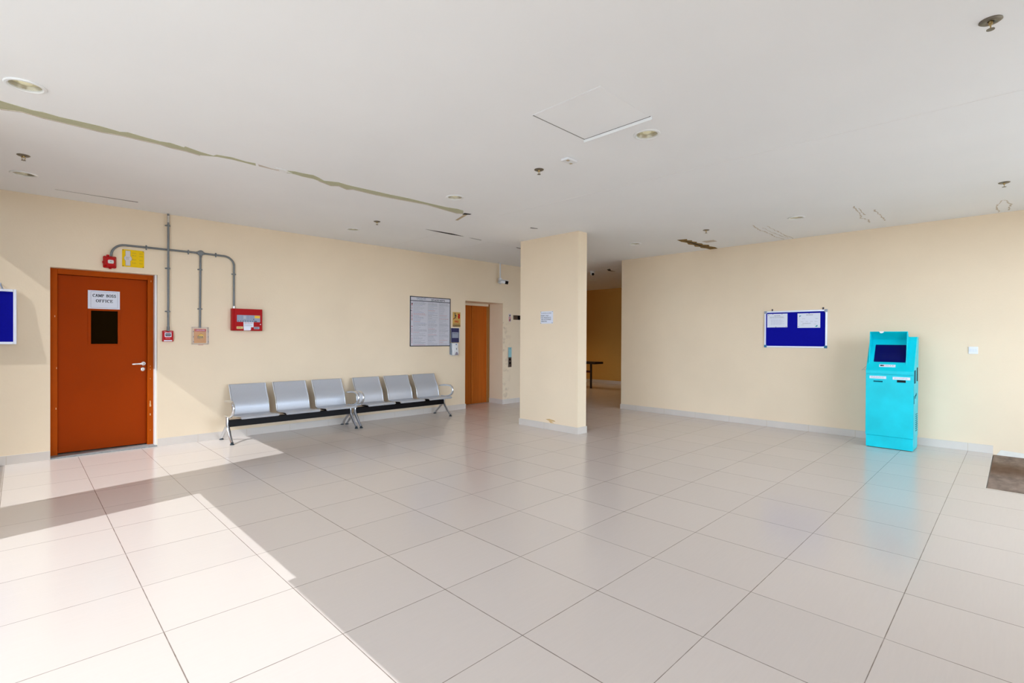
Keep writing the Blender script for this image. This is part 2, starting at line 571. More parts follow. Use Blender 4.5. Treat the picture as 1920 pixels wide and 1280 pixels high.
def arc_(cx, cy, rx, ry, a0, a1, n=10):
    return [(cx + rx * math.cos(math.radians(a0 + (a1 - a0) * i / n)), cy + ry * math.sin(math.radians(a0 + (a1 - a0) * i / n))) for i in range(n + 1)]
SERIF = {
 'I': ([[(.5, 0), (.5, 1)]], [(.5, 0), (.5, 1)], .5),
 'F': ([[(.25, 0), (.25, 1)], [(.1, .97), (.85, .97)], [(.25, .52), (.62, .52)], [(.85, .99), (.85, .80)], [(.62, .62), (.62, .42)]], [(.25, 0)], .85),
 'E': ([[(.25, 0), (.25, 1)], [(.1, .97), (.85, .97)], [(.25, .52), (.62, .52)], [(.85, .99), (.85, .80)], [(.62, .62), (.62, .42)], [(.1, .03), (.88, .03)], [(.88, .01), (.88, .22)]], [], .88),
 'P': ([[(.25, 0), (.25, 1)], [(.1, .97), (.5, .97)] + arc_(.5, .72, .32, .25, 90, -90) + [(.25, .47)]], [(.25, 0)], .85),
 'B': ([[(.25, 0), (.25, 1)], [(.1, .97), (.5, .97)] + arc_(.5, .75, .27, .22, 90, -90) + [(.25, .53)], [(.25, .53), (.52, .53)] + arc_(.52, .28, .32, .25, 90, -90) + [(.1, .03)]], [], .88),
 'O': ([arc_(.5, .5, .40, .48, 0, 360, 22)], [], 1.0),
 'C': ([arc_(.52, .5, .40, .48, 45, 315, 18), [(.82, .98), (.82, .72)]], [], .95),
 'S': ([arc_(.48, .74, .28, .24, 35, 265, 12) + arc_(.5, .27, .30, .25, 85, -150, 12), [(.74, .98), (.74, .76)], [(.20, .24), (.20, .02)]], [], .8),
 'A': ([[(.12, 0), (.5, 1)], [(.5, 1), (.88, 0)], [(.27, .33), (.74, .33)]], [(.12, 0), (.88, 0)], 1.0),
 'M': ([[(.14, 0), (.14, 1)], [(.14, 1), (.52, .1)], [(.52, .1), (.9, 1)], [(.9, 1), (.9, 0)]], [(.14, 0), (.9, 0), (.1, 1), (.94, 1)], 1.2),
}
def serif_text(txt, x0, x1, z0, z1, d, m, parent, base):
    tot = sum(SERIF[c][2] if c != ' ' else .6 for c in txt) + .12 * (len(txt) - 1)
    k = (x1 - x0) / tot; hgt = z1 - z0; b = MB(); x = x0
    for c in txt:
        if c == ' ': x += (.6 + .12) * k; continue
        strokes, serifs, wd = SERIF[c]
        for st in strokes:
            for (ax, ay), (bx, by) in zip(st, st[1:]):
                p = Vector((x + ax * wd * k, z0 + ay * hgt)); q = Vector((x + bx * wd * k, z0 + by * hgt))
                dv_ = q - p
                if dv_.length < 1e-7: continue
                th = hgt * (.075 + .13 * abs(dv_.y) / dv_.length) * .5
                n_ = Vector((-dv_.y, dv_.x)).normalized() * th; e_ = dv_.normalized() * hgt * .02
                pts = [p - e_ + n_, q + e_ + n_, q + e_ - n_, p - e_ - n_]
                b.prism([(v.x, base - d - .0006, v.y) for v in pts], (0, .0006, 0))
        for sx_, sy_ in serifs:
            cx = x + sx_ * wd * k; cz = z0 + sy_ * hgt; lbox(b, cx - hgt * .16, cx + hgt * .16, cz - hgt * .035, cz + hgt * .035, d, d + .0006, base)
        x += (wd + .12) * k
    return b.build('lettering', m, parent)

def bars(face, a0, a1, z0, z1, rows, d, m, parent, base, fill=0.55, jitter=0.35, words=5, name='print_lines'):
    """rows of unreadable small print as word-length dashes"""
    b = MB()
    h = (z1 - z0) / rows
    A0, A1 = (a0, a1)
    sgn = 1 if A1 > A0 else -1
    W = abs(A1 - A0)
    for r in range(rows):
        zt = z1 - r * h
        end = W * (1 - random.random() * jitter)
        x = 0.0
        while x < end - 0.002:
            wl_ = min(W / words * (0.4 + random.random() * 0.9), end - x)
            p, q = A0 + sgn * x, A0 + sgn * (x + wl_)
            if face == 'L': lbox(b, min(p, q), max(p, q), zt - h * (0.5 + fill / 2), zt - h * (0.5 - fill / 2), d, d + 0.0006, base)
            else: rbox(b, min(p, q), max(p, q), zt - h * (0.5 + fill / 2), zt - h * (0.5 - fill / 2), d, d + 0.0006, base)
            x += wl_ + W / words * 0.18
    return b.build(name, m, parent)

# ================================================================== STRUCTURE
# floor with a recessed mat well near the right wall
b = MB()
MX0, MY1 = 6.045, -2.631
b.box(XO, 13.0, MY1, 9.4, -0.2, 0)
b.box(XO, MX0, -4.8, MY1, -0.2, 0)
b.box(MX0, WR, -4.8, MY1, -0.2, -0.035)
b.box(WR + .02, 13.0, -4.8, MY1, -0.2, 0)
struct(b.build('floor', MT['tile']), 'beige square tile floor with dark joints')

# ceiling with real openings for the lamps
LAMPS = [(-0.457, 1.573), (-0.454, 3.973), (2.955, -0.812), (2.985, 1.606), (2.972, 3.977), (6.647, -0.815), (6.75, 1.62), (6.62, 3.98), (10.36, 5.10), (10.36, 7.0)]  # last one is added, unseen, to hold the corridor fill spot
b = MB(); b.box(XO, 13.0, -4.8, 9.4, H, H + 0.3)
ceil = b.build('ceiling', MT['ceil'])
b = MB()
for x, y in LAMPS:
    b.lathe([(0, H - 0.05), (0.084, H - 0.05), (0.084, H + 0.085), (0, H + 0.085)], (x, y, 0), seg=32)
cut = b.build('cutter', MT['ceil'])
bo = ceil.modifiers.new('holes', 'BOOLEAN'); bo.operation = 'DIFFERENCE'; bo.object = cut; bo.solver = 'EXACT'
dg = bpy.context.evaluated_depsgraph_get(); dg.update()
me = bpy.data.meshes.new_from_object(ceil.evaluated_get(dg))
ceil.modifiers.clear(); ceil.data = me
bpy.data.objects.remove(cut)
struct(ceil, 'white plasterboard ceiling with torn joints and water stains')

def cpoly(name, pts, m, t=0.0015, z=H):
    b = MB(); b.prism([(x, y, z - t) for x, y in pts], (0, 0, t)); return b.build(name, m, ceil)
SEAM = [(-1.3, 1.97, -1.3, 2.12), (-1.0, 1.99, -1.0, 2.14), (-0.8, 1.975, -0.8, 2.12), (-0.577, 1.976, -0.58, 2.145), (-0.475, 2.002, -0.475, 2.096), (-0.422, 2.014, -0.421, 2.11), (-0.368, 2.003, -0.365, 2.126), (-0.284, 2.023, -0.279, 2.128), (-0.138, 2.017, -0.13, 2.135), (-0.047, 2.017, -0.035, 2.143), (0.067, 2.04, 0.076, 2.117), (0.112, 2.008, 0.125, 2.114), (0.198, 2.029, 0.211, 2.121), (0.323, 2.046, 0.334, 2.114), (0.391, 2.024, 0.412, 2.137), (0.49, 2.057, 0.506, 2.137), (0.493, 2.025, 0.516, 2.136), (0.61, 2.075, 0.629, 2.161), (0.716, 2.099, 0.72, 2.114), (0.73, 2.05, 0.742, 2.1), (0.843, 2.025, 0.858, 2.08), (0.958, 2.05, 0.969, 2.087), (1.039, 2.038, 1.061, 2.1)]
SEAM2 = [(1.066, 2.05, 1.085, 2.092), (1.193, 2.079, 1.203, 2.097), (1.312, 2.078, 1.323, 2.094)]
SEAM3 = [(1.315, 2.041, 1.338, 2.104), (1.376, 2.006, 1.406, 2.085), (1.445, 2.007, 1.483, 2.102), (1.546, 1.987, 1.592, 2.096), (1.616, 2.025, 1.657, 2.12), (1.695, 2.081, 1.723, 2.145), (1.751, 2.054, 1.81, 2.182), (1.822, 2.025, 1.872, 2.131), (1.916, 2.042, 1.987, 2.185), (1.99, 2.044, 2.033, 2.136), (2.248, 2.036, 2.312, 2.149), (2.409, 2.034, 2.47, 2.135), (2.635, 2.012, 2.695, 2.106), (2.892, 2.018, 2.932, 2.076), (3.177, 2.012, 3.261, 2.123), (3.314, 1.979, 3.443, 2.142), (3.421, 1.996, 3.505, 2.098)]
for S in (SEAM, SEAM3):
    MB().strip(S, H - 0.002, H + 0.01).build('torn_joint', MT['board_core'], ceil)
MB().strip(SEAM2, H - 0.002, H + 0.01).build('torn_joint', MT['stainline'], ceil)
# loose lip of paint along the tear, catching light
b = MB()
for S in (SEAM[3:18], SEAM3[4:]):
    b.strip([(q[2], q[3] - 0.004, q[2] + 0.002, q[3] + 0.006) for q in S], H - 0.006, H - 0.001)
b.build('paint_lip', MT['stainline'], ceil)
cpoly('paint_flake', [(1.21, 2.02), (1.30, 2.03), (1.38, 2.07), (1.27, 2.085)], MT['trimwhite'], 0.006)
cpoly('crack', [(3.50, 2.07), (3.596, 2.05), (3.60, 2.085), (3.53, 2.15)], MT['void'], 0.003)
cpoly('joint_tape', [(3.545, 2.13), (3.585, 2.12), (3.685, 2.44), (3.655, 2.45)], MT['tan'], 0.003)
cpoly('crack', [(-0.215, 4.443), (0.1, 4.436), (0.505, 4.420), (0.505, 4.440), (0.1, 4.444)], MT['void'])
cpoly('crack', [(3.70, 3.204), (3.95, 3.178), (4.15, 3.165), (4.42, 3.205), (4.20, 3.232), (3.95, 3.225)], MT['void'])
cpoly('crack', [(4.53, 3.214), (4.79, 3.220), (4.79, 3.236), (4.6, 3.226)], MT['void'])
cpoly('crack', [(4.68, 2.035), (4.79, 2.0), (4.80, 2.02), (4.70, 2.065)], MT['void'])
cpoly('crack', [(5.62, 3.26), (5.9, 3.28), (5.9, 3.33), (5.66, 3.29)], MT['void'])
cpoly('crack', [(8.95, 3.6), (9.2, 3.75), (9.45, 3.78), (9.2, 3.82), (9.0, 3.72)], MT['void'])
cpoly('rotten_hole', [(6.94, 0.97), (6.98, 0.83), (7.08, 0.87), (7.14, 0.82), (7.22, 0.86), (7.30, 0.82), (7.40, 0.86), (7.50, 0.82), (7.60, 0.85), (7.69, 0.79), (7.82, 0.84), (7.95, 0.80), (8.103, 0.82), (8.1, 0.95), (7.95, 0.96), (7.85, 1.00), (7.74, 0.97), (7.66, 1.02), (7.52, 0.97), (7.40, 1.01), (7.25, 0.96), (7.12, 0.99)], MT['rot'], 0.004)
cpoly('rotten_hole', [(7.02, 0.91), (7.2, 0.90), (7.45, 0.885), (7.7, 0.90), (7.9, 0.88), (7.7, 0.93), (7.3, 0.925)], MT['void'], 0.0055)
def stain_line(pts, wd=0.02):
    b = MB()
    P = []
    for (x0, y0), (x1, y1) in zip(pts, pts[1:]):
        n = 7
        for i in range(n):
            t_ = i / n
            P.append((x0 + (x1 - x0) * t_ + random.uniform(-.012, .012), y0 + (y1 - y0) * t_ + random.uniform(-.012, .012)))
    P.append(pts[-1])
    q = []
    for i, (x, y) in enumerate(P):
        a = P[max(0, i - 1)]; c = P[min(len(P) - 1, i + 1)]
        dx, dy = c[0] - a[0], c[1] - a[1]
        L_ = math.hypot(dx, dy) or 1
        ww = wd * random.uniform(0.25, 1.0) * 0.5
        q.append((x - dy / L_ * ww, y + dx / L_ * ww, x + dy / L_ * ww, y - dx / L_ * ww))
    b.strip(q, H - 0.0012, H + 0.001)
    return b.build('water_stain', MT['stainline'], ceil)
stain_line([(6.698, -0.25), (7.082, -0.217), (7.42, -0.234), (7.726, -0.215), (8.05, -0.254)])
stain_line([(6.902, -0.378), (7.317, -0.37), (7.675, -0.363), (8.09, -0.368)])
stain_line([(6.98, -0.30), (7.5, -0.29), (7.98, -0.33)], 0.012)
stain_line([(6.509, -1.464), (6.988, -1.445), (7.244, -1.40), (7.4, -1.45), (7.614, -1.435)])
stain_line([(6.652, -1.487), (7.085, -1.476)])
stain_line([(6.849, -1.603), (7.239, -1.607), (7.618, -1.592)])
stain_line([(8.05, -2.659), (7.613, -2.655), (7.351, -2.693), (7.395, -2.738), (7.665, -2.767), (8.0, -2.746)], 0.018)
cpoly('water_stain', [(7.319, 0.741), (7.335, 0.56), (7.486, 0.568), (7.478, 0.735)], MT['stainline'])
# faint filled joints of the boards
b = MB()
for (x0, y0, x1, y1) in ((4.03, -4.5, 3.90, 1.9), (4.03, 3.35, 4.05, 4.7), (5.0, 3.25, 5.02, 4.6), (4.9, 3.22, 8.0, 3.30), (8.6, 2.8, 8.62, 4.8), (9.0, 3.4, 9.05, 6.0)):
    dx, dy = x1 - x0, y1 - y0; L_ = math.hypot(dx, dy); nx, ny = -dy / L_ * .0025, dx / L_ * .0025
    b.prism([(x0 + nx, y0 + ny, H - .0015), (x1 + nx, y1 + ny, H - .0015), (x1 - nx, y1 - ny, H - .0015), (x0 - nx, y0 - ny, H - .0015)], (0, 0, .0015))
b.build('filled_joint', mat('joint_filler', (238, 236, 233), .8), ceil)

# left wall with door opening and lift opening
DX0, DX1, DZ = -0.237, 0.765, 2.185
EX0, EX1, EZ = 5.81, 6.837, 2.145
WT = 0.55
b = MB()
for (x0, x1, z0, z1) in ((-1.25, DX0, -.1, H), (DX0, DX1, DZ, H), (DX1, EX0, -.1, H), (EX0, EX1, EZ, H), (EX1, 8.6, -.1, H)):
    b.box(x0, x1, WL, WL + WT, z0, z1)
b.box(8.45, 8.6, WL + WT, 9.25, -.1, H)
struct(b.build('wall_left', MT['wall']), 'long cream painted wall with the office door and the lift')
# right wall
b = MB(); b.box(WR, WR + 0.25, -4.65, 2.75, -.1, H)
wr = b.build('wall_right', MT['wall'])
struct(wr, 'cream painted wall behind the turquoise kiosk')
MB().prism([(WR - .004, -2.66, -.011), (WR - .004, -3.39, -.011), (WR - .004, -3.39, 0.045), (WR - .004, -3.3, 0.05), (WR - .004, -2.95, 0.042), (WR - .004, -2.7, 0.055)], (.004, 0, 0)).build('bare_plaster', MT['plaster'], wr)
# free-standing pier
PX0, PX1, PY0, PY1 = 5.32, 5.525, 1.68, 2.86
b = MB(); b.box(PX0, PX1, PY0, PY1, -.05, H)
wc = b.build('wall_center', MT['wall'])
struct(wc, 'free-standing cream pier in the middle of the hall')
MB().prism([(PX0 - .0008, 2.30, .152), (PX0 - .0008, 2.22, .166), (PX0 - .0008, 2.12, .15), (PX0 - .0008, 2.10, .135), (PX0 - .0008, 2.18, .13), (PX0 - .0008, 2.13, .108), (PX0 - .0008, 2.20, .105), (PX0 - .0008, 2.24, .135)], (.0008, 0, 0)).build('paint_stain', mat('rust_stain', (214, 176, 122), 0.8, noise=.2, nscale=30), wc)
# corridor behind
b = MB(); b.box(12.7, 12.95, 2.5, 9.4, -.1, H)
struct(b.build('wall_back', MT['corr']), 'dim wall at the far end of the corridor, orange bounce light put into its colour')
b = MB(); b.box(8.45, 13, 9.25, 9.4, -.1, H)
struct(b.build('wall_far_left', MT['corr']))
b = MB(); b.box(WR + .25, 12.95, 2.5, 2.75, -.1, H)
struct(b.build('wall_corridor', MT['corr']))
# open side (behind the camera's left) and front side: piers, openings, canopy and added sky blockers
b = MB()
b.box(XO, -1.25, 1.966, 2.834, -.1, H)
b.box(XO, -1.25, 4.80, WL + WT, -.1, H)
b.box(XO, -1.25, -4.8, -3.4, -.1, H)
struct(b.build('wall_open_side', MT['wall']))
b = MB()
b.box(-1.4, -1.1, -4.8, -4.65, -.1, H)
b.box(-1.1, 2.8, -4.8, -4.65, -.1, H)
b.box(7.3, WR + .25, -4.8, -4.65, -.1, H)
b.box(2.8, 7.3, -4.8, -4.65, 2.75, H)
struct(b.build('wall_front', MT['wall']))
b = MB()
b.box(-3.5, XO, -0.63, 2.0, 3.86, 4.3)
b.box(-3.55, XO, -5.5, -0.63, 3.86, 4.3)
b.box(-3.45, XO, 2.05, 5.5, 5.0, 5.3)  # high canopy added out of view to cut sky light at the opening
b.box(XO, 13.0, -5.5, 9.4, H + .3, 5.3)
b.box(-4.0, XO, 5.3, 5.5, -.2, 5.0)  # side wall added out of view to block sky light
struct(b.build('roof_and_sky_blocks', MT['wall']))
b = MB(); b.box(-4.2, -4.0, 2.0, 14.0, -0.2, 3.15); b.box(-4.0, XO - .01, 1.97, 2.12, -0.2, 5.0); struct(b.build('wall_sky_block', mat('dark_sky_block', (104, 98, 90), .9, noise=.1, nscale=3)))  # dark wall and fin added out of view to hold back sky light
b = MB(); b.box(-60, 60, -60, 60, -0.3, -0.2)
g = struct(b.build('ground', MT['outside']), 'pale paving outside')

# baseboards
BH = 0.10
EY0 = WL + .415
b = MB()
for x0, x1 in ((-1.25, DX0), (DX1, EX0), (EX1, 8.6)):
    b.box(x0, x1, WL - .012, WL, 0, BH)
b.box(EX1 - .012, EX1, WL - .012, EY0, 0, BH); b.box(EX0, EX0 + .012, WL - .012, EY0, 0, BH)
bl = b.build('baseboard_left', MT['skirt'], bevel=.0015)
struct(bl)
b = MB()
x = 0.765
for i in range(-4, 15):
    xx = i * .6 + 0.01
    if -1.25 < xx < DX0 or DX1 + .05 < xx < EX0 or EX1 < xx < 8.6:
        b.box(xx, xx + .002, WL - .0126, WL - .001, 0, BH - .002)
b.build('skirting_joint', MT['tan'], bl)
b = MB(); b.box(WR - .012, WR, MY1, 2.75, 0, BH); b.box(WR - .012, WR + .25, 2.75, 2.762, 0, BH)
br = struct(b.build('baseboard_right', MT['skirt'], bevel=.0015))
b = MB()
for i in range(-4, 5):
    y = i * .6 - .0
    b.box(WR - .0126, WR - .001, y, y + .003, 0, BH - .002)
b.build('skirting_joint', MT['tan'], br)
b = MB()
e = .012
b.box(PX0 - e, PX0, PY0 - e, PY1 + e, 0, BH); b.box(PX1, PX1 + e, PY0 - e, PY1 + e, 0, BH)
b.box(PX0, PX1, PY0 - e, PY0, 0, BH); b.box(PX0, PX1, PY1, PY1 + e, 0, BH)
bc = struct(b.build('baseboard_center', MT['skirt'], bevel=.0015))
b = MB(); b.box(PX0 - e - .0006, PX0 - .001, 2.32, 2.323, 0, BH - .002); b.build('skirting_joint', MT['tan'], bc)
b = MB(); b.box(12.688, 12.7, 2.75, 9.25, 0, BH); struct(b.build('baseboard_back', MT['skirt']))

# ------------------------------------------------------------------ office door
d1 = struct(bpy.data.objects.new('door_1', None), 'orange-brown office door with a small dark window')
COL.objects.link(d1); d1.location = (0.26, WL + .13, 0)
FY = WL + .125     # front of frame
b = MB()
b.box(DX0, DX0 + .066, FY, FY + .13, 0, DZ); b.box(DX1 - .082, DX1 - .022, FY, FY + .13, 0, DZ)
b.box(DX0 + .066, DX1 - .082, FY, FY + .13, DZ - .062, DZ)
q_ = MB(); q_.box(DX1 - .022, DX1 - .001, WL + .03, FY + .13, 0, DZ); q_.build('jamb_filler', MT['trimwhite'], d1)
fr = b.build('door_frame', MT['frame'], d1, bevel=.004)
b = MB()
for (z, s_) in ((.52, 1.0), (.56, .7), (.40, .6), (1.02, .3), (.98, .3), (.86, .25), (.2, .25)):
    zz, xx = z, DX1 - .055
    b.prism([(xx - .006 * s_, FY - .0008, zz - .02 * s_), (xx + .010 * s_, FY - .0008, zz - .016 * s_), (xx + .008 * s_, FY - .0008, zz + .005), (xx + .004 * s_, FY - .0008, zz + .03 * s_), (xx - .008 * s_, FY - .0008, zz + .022 * s_)], (0, .0008, 0))
for (z, x_) in ((1.62, DX0 + .04), (1.02, DX0 + .055), (.55, DX0 + .05), (2.10, DX1 - .05)):
    b.box(x_, x_ + .006, FY - .0008, FY, z, z + .02)
b.build('paint_chip', MT['chip'], fr)
LY = FY + .055
LX0, LX1 = DX0 + .066, DX1 - .082
b = MB()
VX0, VX1, VZ0, VZ1 = .131, .386, 1.308, 1.712
b.box(LX0 + .003, VX0, LY, LY + .045, .03, DZ - .066); b.box(VX1, LX1 - .003, LY, LY + .045, .03, DZ - .066)
b.box(VX0, VX1, LY, LY + .045, .03, VZ0); b.box(VX0, VX1, LY, LY + .045, VZ1, DZ - .066)
b.build('door_leaf', MT['door'], d1)
b = MB()
for q in ((VX0 - .03, VX0, VZ0 - .022, VZ1 + .022), (VX1, VX1 + .03, VZ0 - .022, VZ1 + .022), (VX0, VX1, VZ0 - .022, VZ0), (VX0, VX1, VZ1, VZ1 + .022)):
    b.box(q[0], q[1], LY - .005, LY + .03, q[2], q[3])
wf = b.build('glazing_bead', MT['door'], d1, bevel=.0015)
b = MB(); b.box(VX0, VX1, LY + .015, LY + .021, VZ0, VZ1); b.build('vision_pane', MT['darkglass'], wf)
# lever handle
hx, hz = .645, 1.055
b = MB(); b.lathe([(0, .012), (.022, .012), (.027, .006), (.027, 0)], (hx, LY, hz), (0, -1, 0))
hd = b.build('handle_rose', MT['handle'], d1, smooth=True)
MB().tube([(hx, LY, hz), (hx, LY - .045, hz), (hx - .006, LY - .056, hz), (hx - .02, LY - .06, hz), (hx - .06, LY - .06, hz - .001), (hx - .105, LY - .058, hz - .003), (hx - .122, LY - .055, hz - .004)], [.010, .010, .0105, .0115, .011, .0115, .007], 14).build('lever', MT['handle'], hd, smooth=True)
b = MB(); b.lathe([(0, .010), (.019, .010), (.025, .005), (.025, 0)], (hx - .004, LY, hz - .072), (0, -1, 0))
ec = b.build('lock_escutcheon', MT['handle'], d1, smooth=True)
b = MB(); b.box(hx - .007, hx - .001, LY - .0115, LY - .009, hz - .086, hz - .066); b.build('keyhole', MT['pin'], ec)
b = MB(); b.box(DX0, DX1, WL - .004, FY + .13, -.01, .018); b.build('threshold', MT['threshold'], d1, bevel=.004)
# dark office room behind the door leaf (closed box so no light leaks in)
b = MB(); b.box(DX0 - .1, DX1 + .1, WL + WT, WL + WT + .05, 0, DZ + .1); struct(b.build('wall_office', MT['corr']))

# notice on the office door
s = thing('door_sign', 'white paper notice reading CAMP BOSS OFFICE on the orange door', 'sign', (.254, LY, 1.735))
b = MB(); b.box(.101, .407, LY - .006, LY, 1.735, 1.958); b.build('sheet', MT['paper'], s, bevel=.002)
b = MB()
for q in ((.128, .130, 1.75, 1.943), (.384, .386, 1.75, 1.943), (.128, .386, 1.75, 1.752), (.128, .386, 1.941, 1.943)):
    b.box(q[0], q[1], LY - .0066, LY - .0058, q[2], q[3])
b.build('border', MT['ink_grey'], s)
serif_text('CAMP BOSS', .146, .368, 1.880, 1.914, .006, MT['ink'], s, LY)
serif_text('OFFICE', .176, .337, 1.815, 1.850, .006, MT['ink'], s, LY)

# ------------------------------------------------------------------ lift
e2 = struct(bpy.data.objects.new('door_2', None), 'copper-coloured lift doors set deep in the wall')
COL.objects.link(e2); EY = WL + .425; e2.location = (6.3, EY, 0)
b = MB(); b.box(EX0, 6.350, EY + .03, EY + .06, 0, 2.095); b.build('lift_door_panel', MT['liftdoor'], e2, bevel=.003)
b = MB(); b.box(6.358, 6.77, EY + .024, EY + .054, 0, 2.095); b.build('lift_door_panel', MT['liftdoor'], e2, bevel=.003)
b = MB(); b.box(6.762, 6.80, EY, EY + .08, 0, 2.10); b.box(6.80, EX1, EY - .008, EY + .08, 0, 2.145)
b.build('door_frame', MT['liftframe'], e2, bevel=.003)
b = MB(); b.box(EX0, EX1, EY - .006, EY + .09, 2.095, EZ + .02); b.build('lintel_panel', MT['wall'], e2)
b = MB(); b.box(EX0, EX1, EY - .01, EY + .09, -.01, .006); b.build('sill', MT['steel'], e2)
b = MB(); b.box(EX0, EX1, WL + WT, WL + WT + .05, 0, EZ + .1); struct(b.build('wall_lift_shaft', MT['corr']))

# ================================================================== LEFT WALL THINGS
# notice board at the left edge
s = thing('notice_board', 'blue felt notice board in a white frame left of the office door', 'notice board', (-.9, WL - .03, 1.31))
BX0, BX1, BZ0, BZ1 = -1.22, -.507, 1.31, 1.905
def board_pt(x, z, d):
    # hangs slightly away from the wall at its bottom
    t_ = (z - BZ0) / (BZ1 - BZ0)
    return (x, WL - (.036 - .020 * t_) - d, z)
def bbox(b, x0, x1, z0, z1, d0, d1):
    P = [board_pt(x, z, d) for x in (x0, x1) for d in (d0, d1) for z in (z0, z1)]
    v = [b.bm.verts.new(p) for p in P]
    for f in ((0, 1, 3, 2), (4, 6, 7, 5), (0, 4, 5, 1), (2, 3, 7, 6), (0, 2, 6, 4), (1, 5, 7, 3)):
        b.bm.faces.new([v[i] for i in f])
b = MB()
fwid = .026
bbox(b, BX0, BX0 + fwid, BZ0, BZ1, -.012, .008); bbox(b, BX1 - fwid, BX1, BZ0, BZ1, -.012, .008)
bbox(b, BX0 + fwid, BX1 - fwid, BZ0, BZ0 + fwid, -.012, .008); bbox(b, BX0 + fwid, BX1 - fwid, BZ1 - fwid, BZ1, -.012, .008)
b.build('frame', MT['whiteframe'], s, bevel=.003)
b = MB(); bbox(b, BX0 + fwid, BX1 - fwid, BZ0 + fwid, BZ1 - fwid, -.008, .001); b.build('felt_panel', MT['felt'], s)
b = MB(); b.tube([(-.63, WL - .001, 1.965), (-.63, WL - .02, 1.955), (-.615, WL - .022, 1.905)], .007, 8); b.build('wall_hook', MT['greycap'], s)

# fire alarm sounder over the door
s = thing('alarm_sounder', 'red fire alarm sounder with pale lens above the office door', 'alarm', (.282, WL, 2.29))
b = MB()
cx_, cz_ = .288, 2.292
def oct_(w_, h_, c_): return [(-w_ + c_, -h_), (w_ - c_, -h_), (w_, -h_ + c_), (w_, h_ - c_), (w_ - c_, h_), (-w_ + c_, h_), (-w_, h_ - c_), (-w_, -h_ + c_)]
b.prism([(cx_ + x, WL - .035, cz_ + z) for x, z in oct_(.062, .070, .008)], (0, .035, 0))
b.build('back_box', MT['red'], s, bevel=.004)
b = MB()
lo = [b.bm.verts.new((cx_ + x, WL - .035, cz_ + z)) for x, z in oct_(.060, .068, .012)]
hi = [b.bm.verts.new((cx_ + x, WL - .078, cz_ + z)) for x, z in oct_(.044, .050, .014)]
b.bm.faces.new(lo[::-1]); b.bm.faces.new(hi)
for i in range(8): b.bm.faces.new((lo[i], lo[(i + 1) % 8], hi[(i + 1) % 8], hi[i]))
b.build('cover', MT['red'], s, bevel=.005)
b = MB(); b.prism([(cx_ + .004 + x, WL - .088, cz_ + .0 + z) for x, z in oct_(.028, .022, .008)], (0, .012, 0))
ln = b.build('lens', MT['lens'], s, bevel=.003)
b = MB(); b.lathe([(0, .004), (.006, .003), (.007, 0)], (cx_ + .004, WL - .087, cz_ + .002), (0, -1, 0), 14); b.build('bulb', MT['greycap'], ln)
b = MB(); b.lathe([(0, .02), (.014, .02), (.016, 0)], (cx_ - .02, WL - .03, cz_ + .066), (0, 0, 1), 16)
b.lathe([(0, .014), (.012, .014), (.016, 0)], (cx_ + .004, WL - .03, cz_ - .068), (0, 0, -1), 16)
b.lathe([(0, .012), (.013, .010), (.015, 0)], (cx_ - .060, WL - .03, cz_ - .005), (-1, 0, 0), 16)
b.each('gland', MT['red'], s, smooth=True)

# yellow sign beside it
s = thing('zone_sign', 'yellow square sign with a pale outlined shape above the office door', 'sign', (.517, WL, 2.256))
b = MB(); lbox(b, .408, .627, 2.256, 2.468, 0, .004); b.build('plate', MT['yellow'], s, bevel=.0015)
def key_shape(k):
    pts = []
    cx, cz, w_, r = .465, 2.36, .022 + k, .037 + k
    top, bot = 2.452 + k, 2.273 - k
    a0 = math.asin(w_ / r)
    pts += [(cx - w_, top), (cx + w_, top)]
    for i in range(9):
        a = math.pi / 2 - a0 - i * (math.pi - 2 * a0) / 8
        pts.append((cx + r * math.cos(a), cz + r * math.sin(a)))
    pts += [(cx + w_, bot), (cx - w_, bot)]
    for i in range(9):
        a = -math.pi / 2 - a0 - i * (math.pi - 2 * a0) / 8
        pts.append((cx + r * math.cos(a), cz + r * math.sin(a)))
    return pts
b = MB(); b.prism([(x, WL - .0048, z) for x, z in key_shape(.003)], (0, .001, 0)); b.build('outline', MT['ink_grey'], s)
b = MB(); b.prism([(x, WL - .0056, z) for x, z in key_shape(0)], (0, .001, 0)); b.build('pale_shape', MT['pinkgrey'], s)
bars('L', .443, .485, 2.345, 2.38, 3, .0057, MT['ink_grey'], s, WL, .3)
for z_ in (2.437, 2.405, 2.355, 2.315):
    bars('L', .505, .548, z_ - .012, z_, 2, .0042, MT['yellow2'], s, WL, .5, .2, 2)
    bars('L', .578, .615, z_ - .014, z_ - .002, 2, .0042, MT['yellow2'], s, WL, .5, .2, 2)
b = MB()
for x, z in ((.418, 2.459), (.617, 2.459), (.418, 2.265), (.617, 2.265)): b.lathe([(0, .003), (.004, .003), (.005, 0)], (x, WL - .004, z), (0, -1, 0), 10)
b.each('screw', MT['pin'], s)

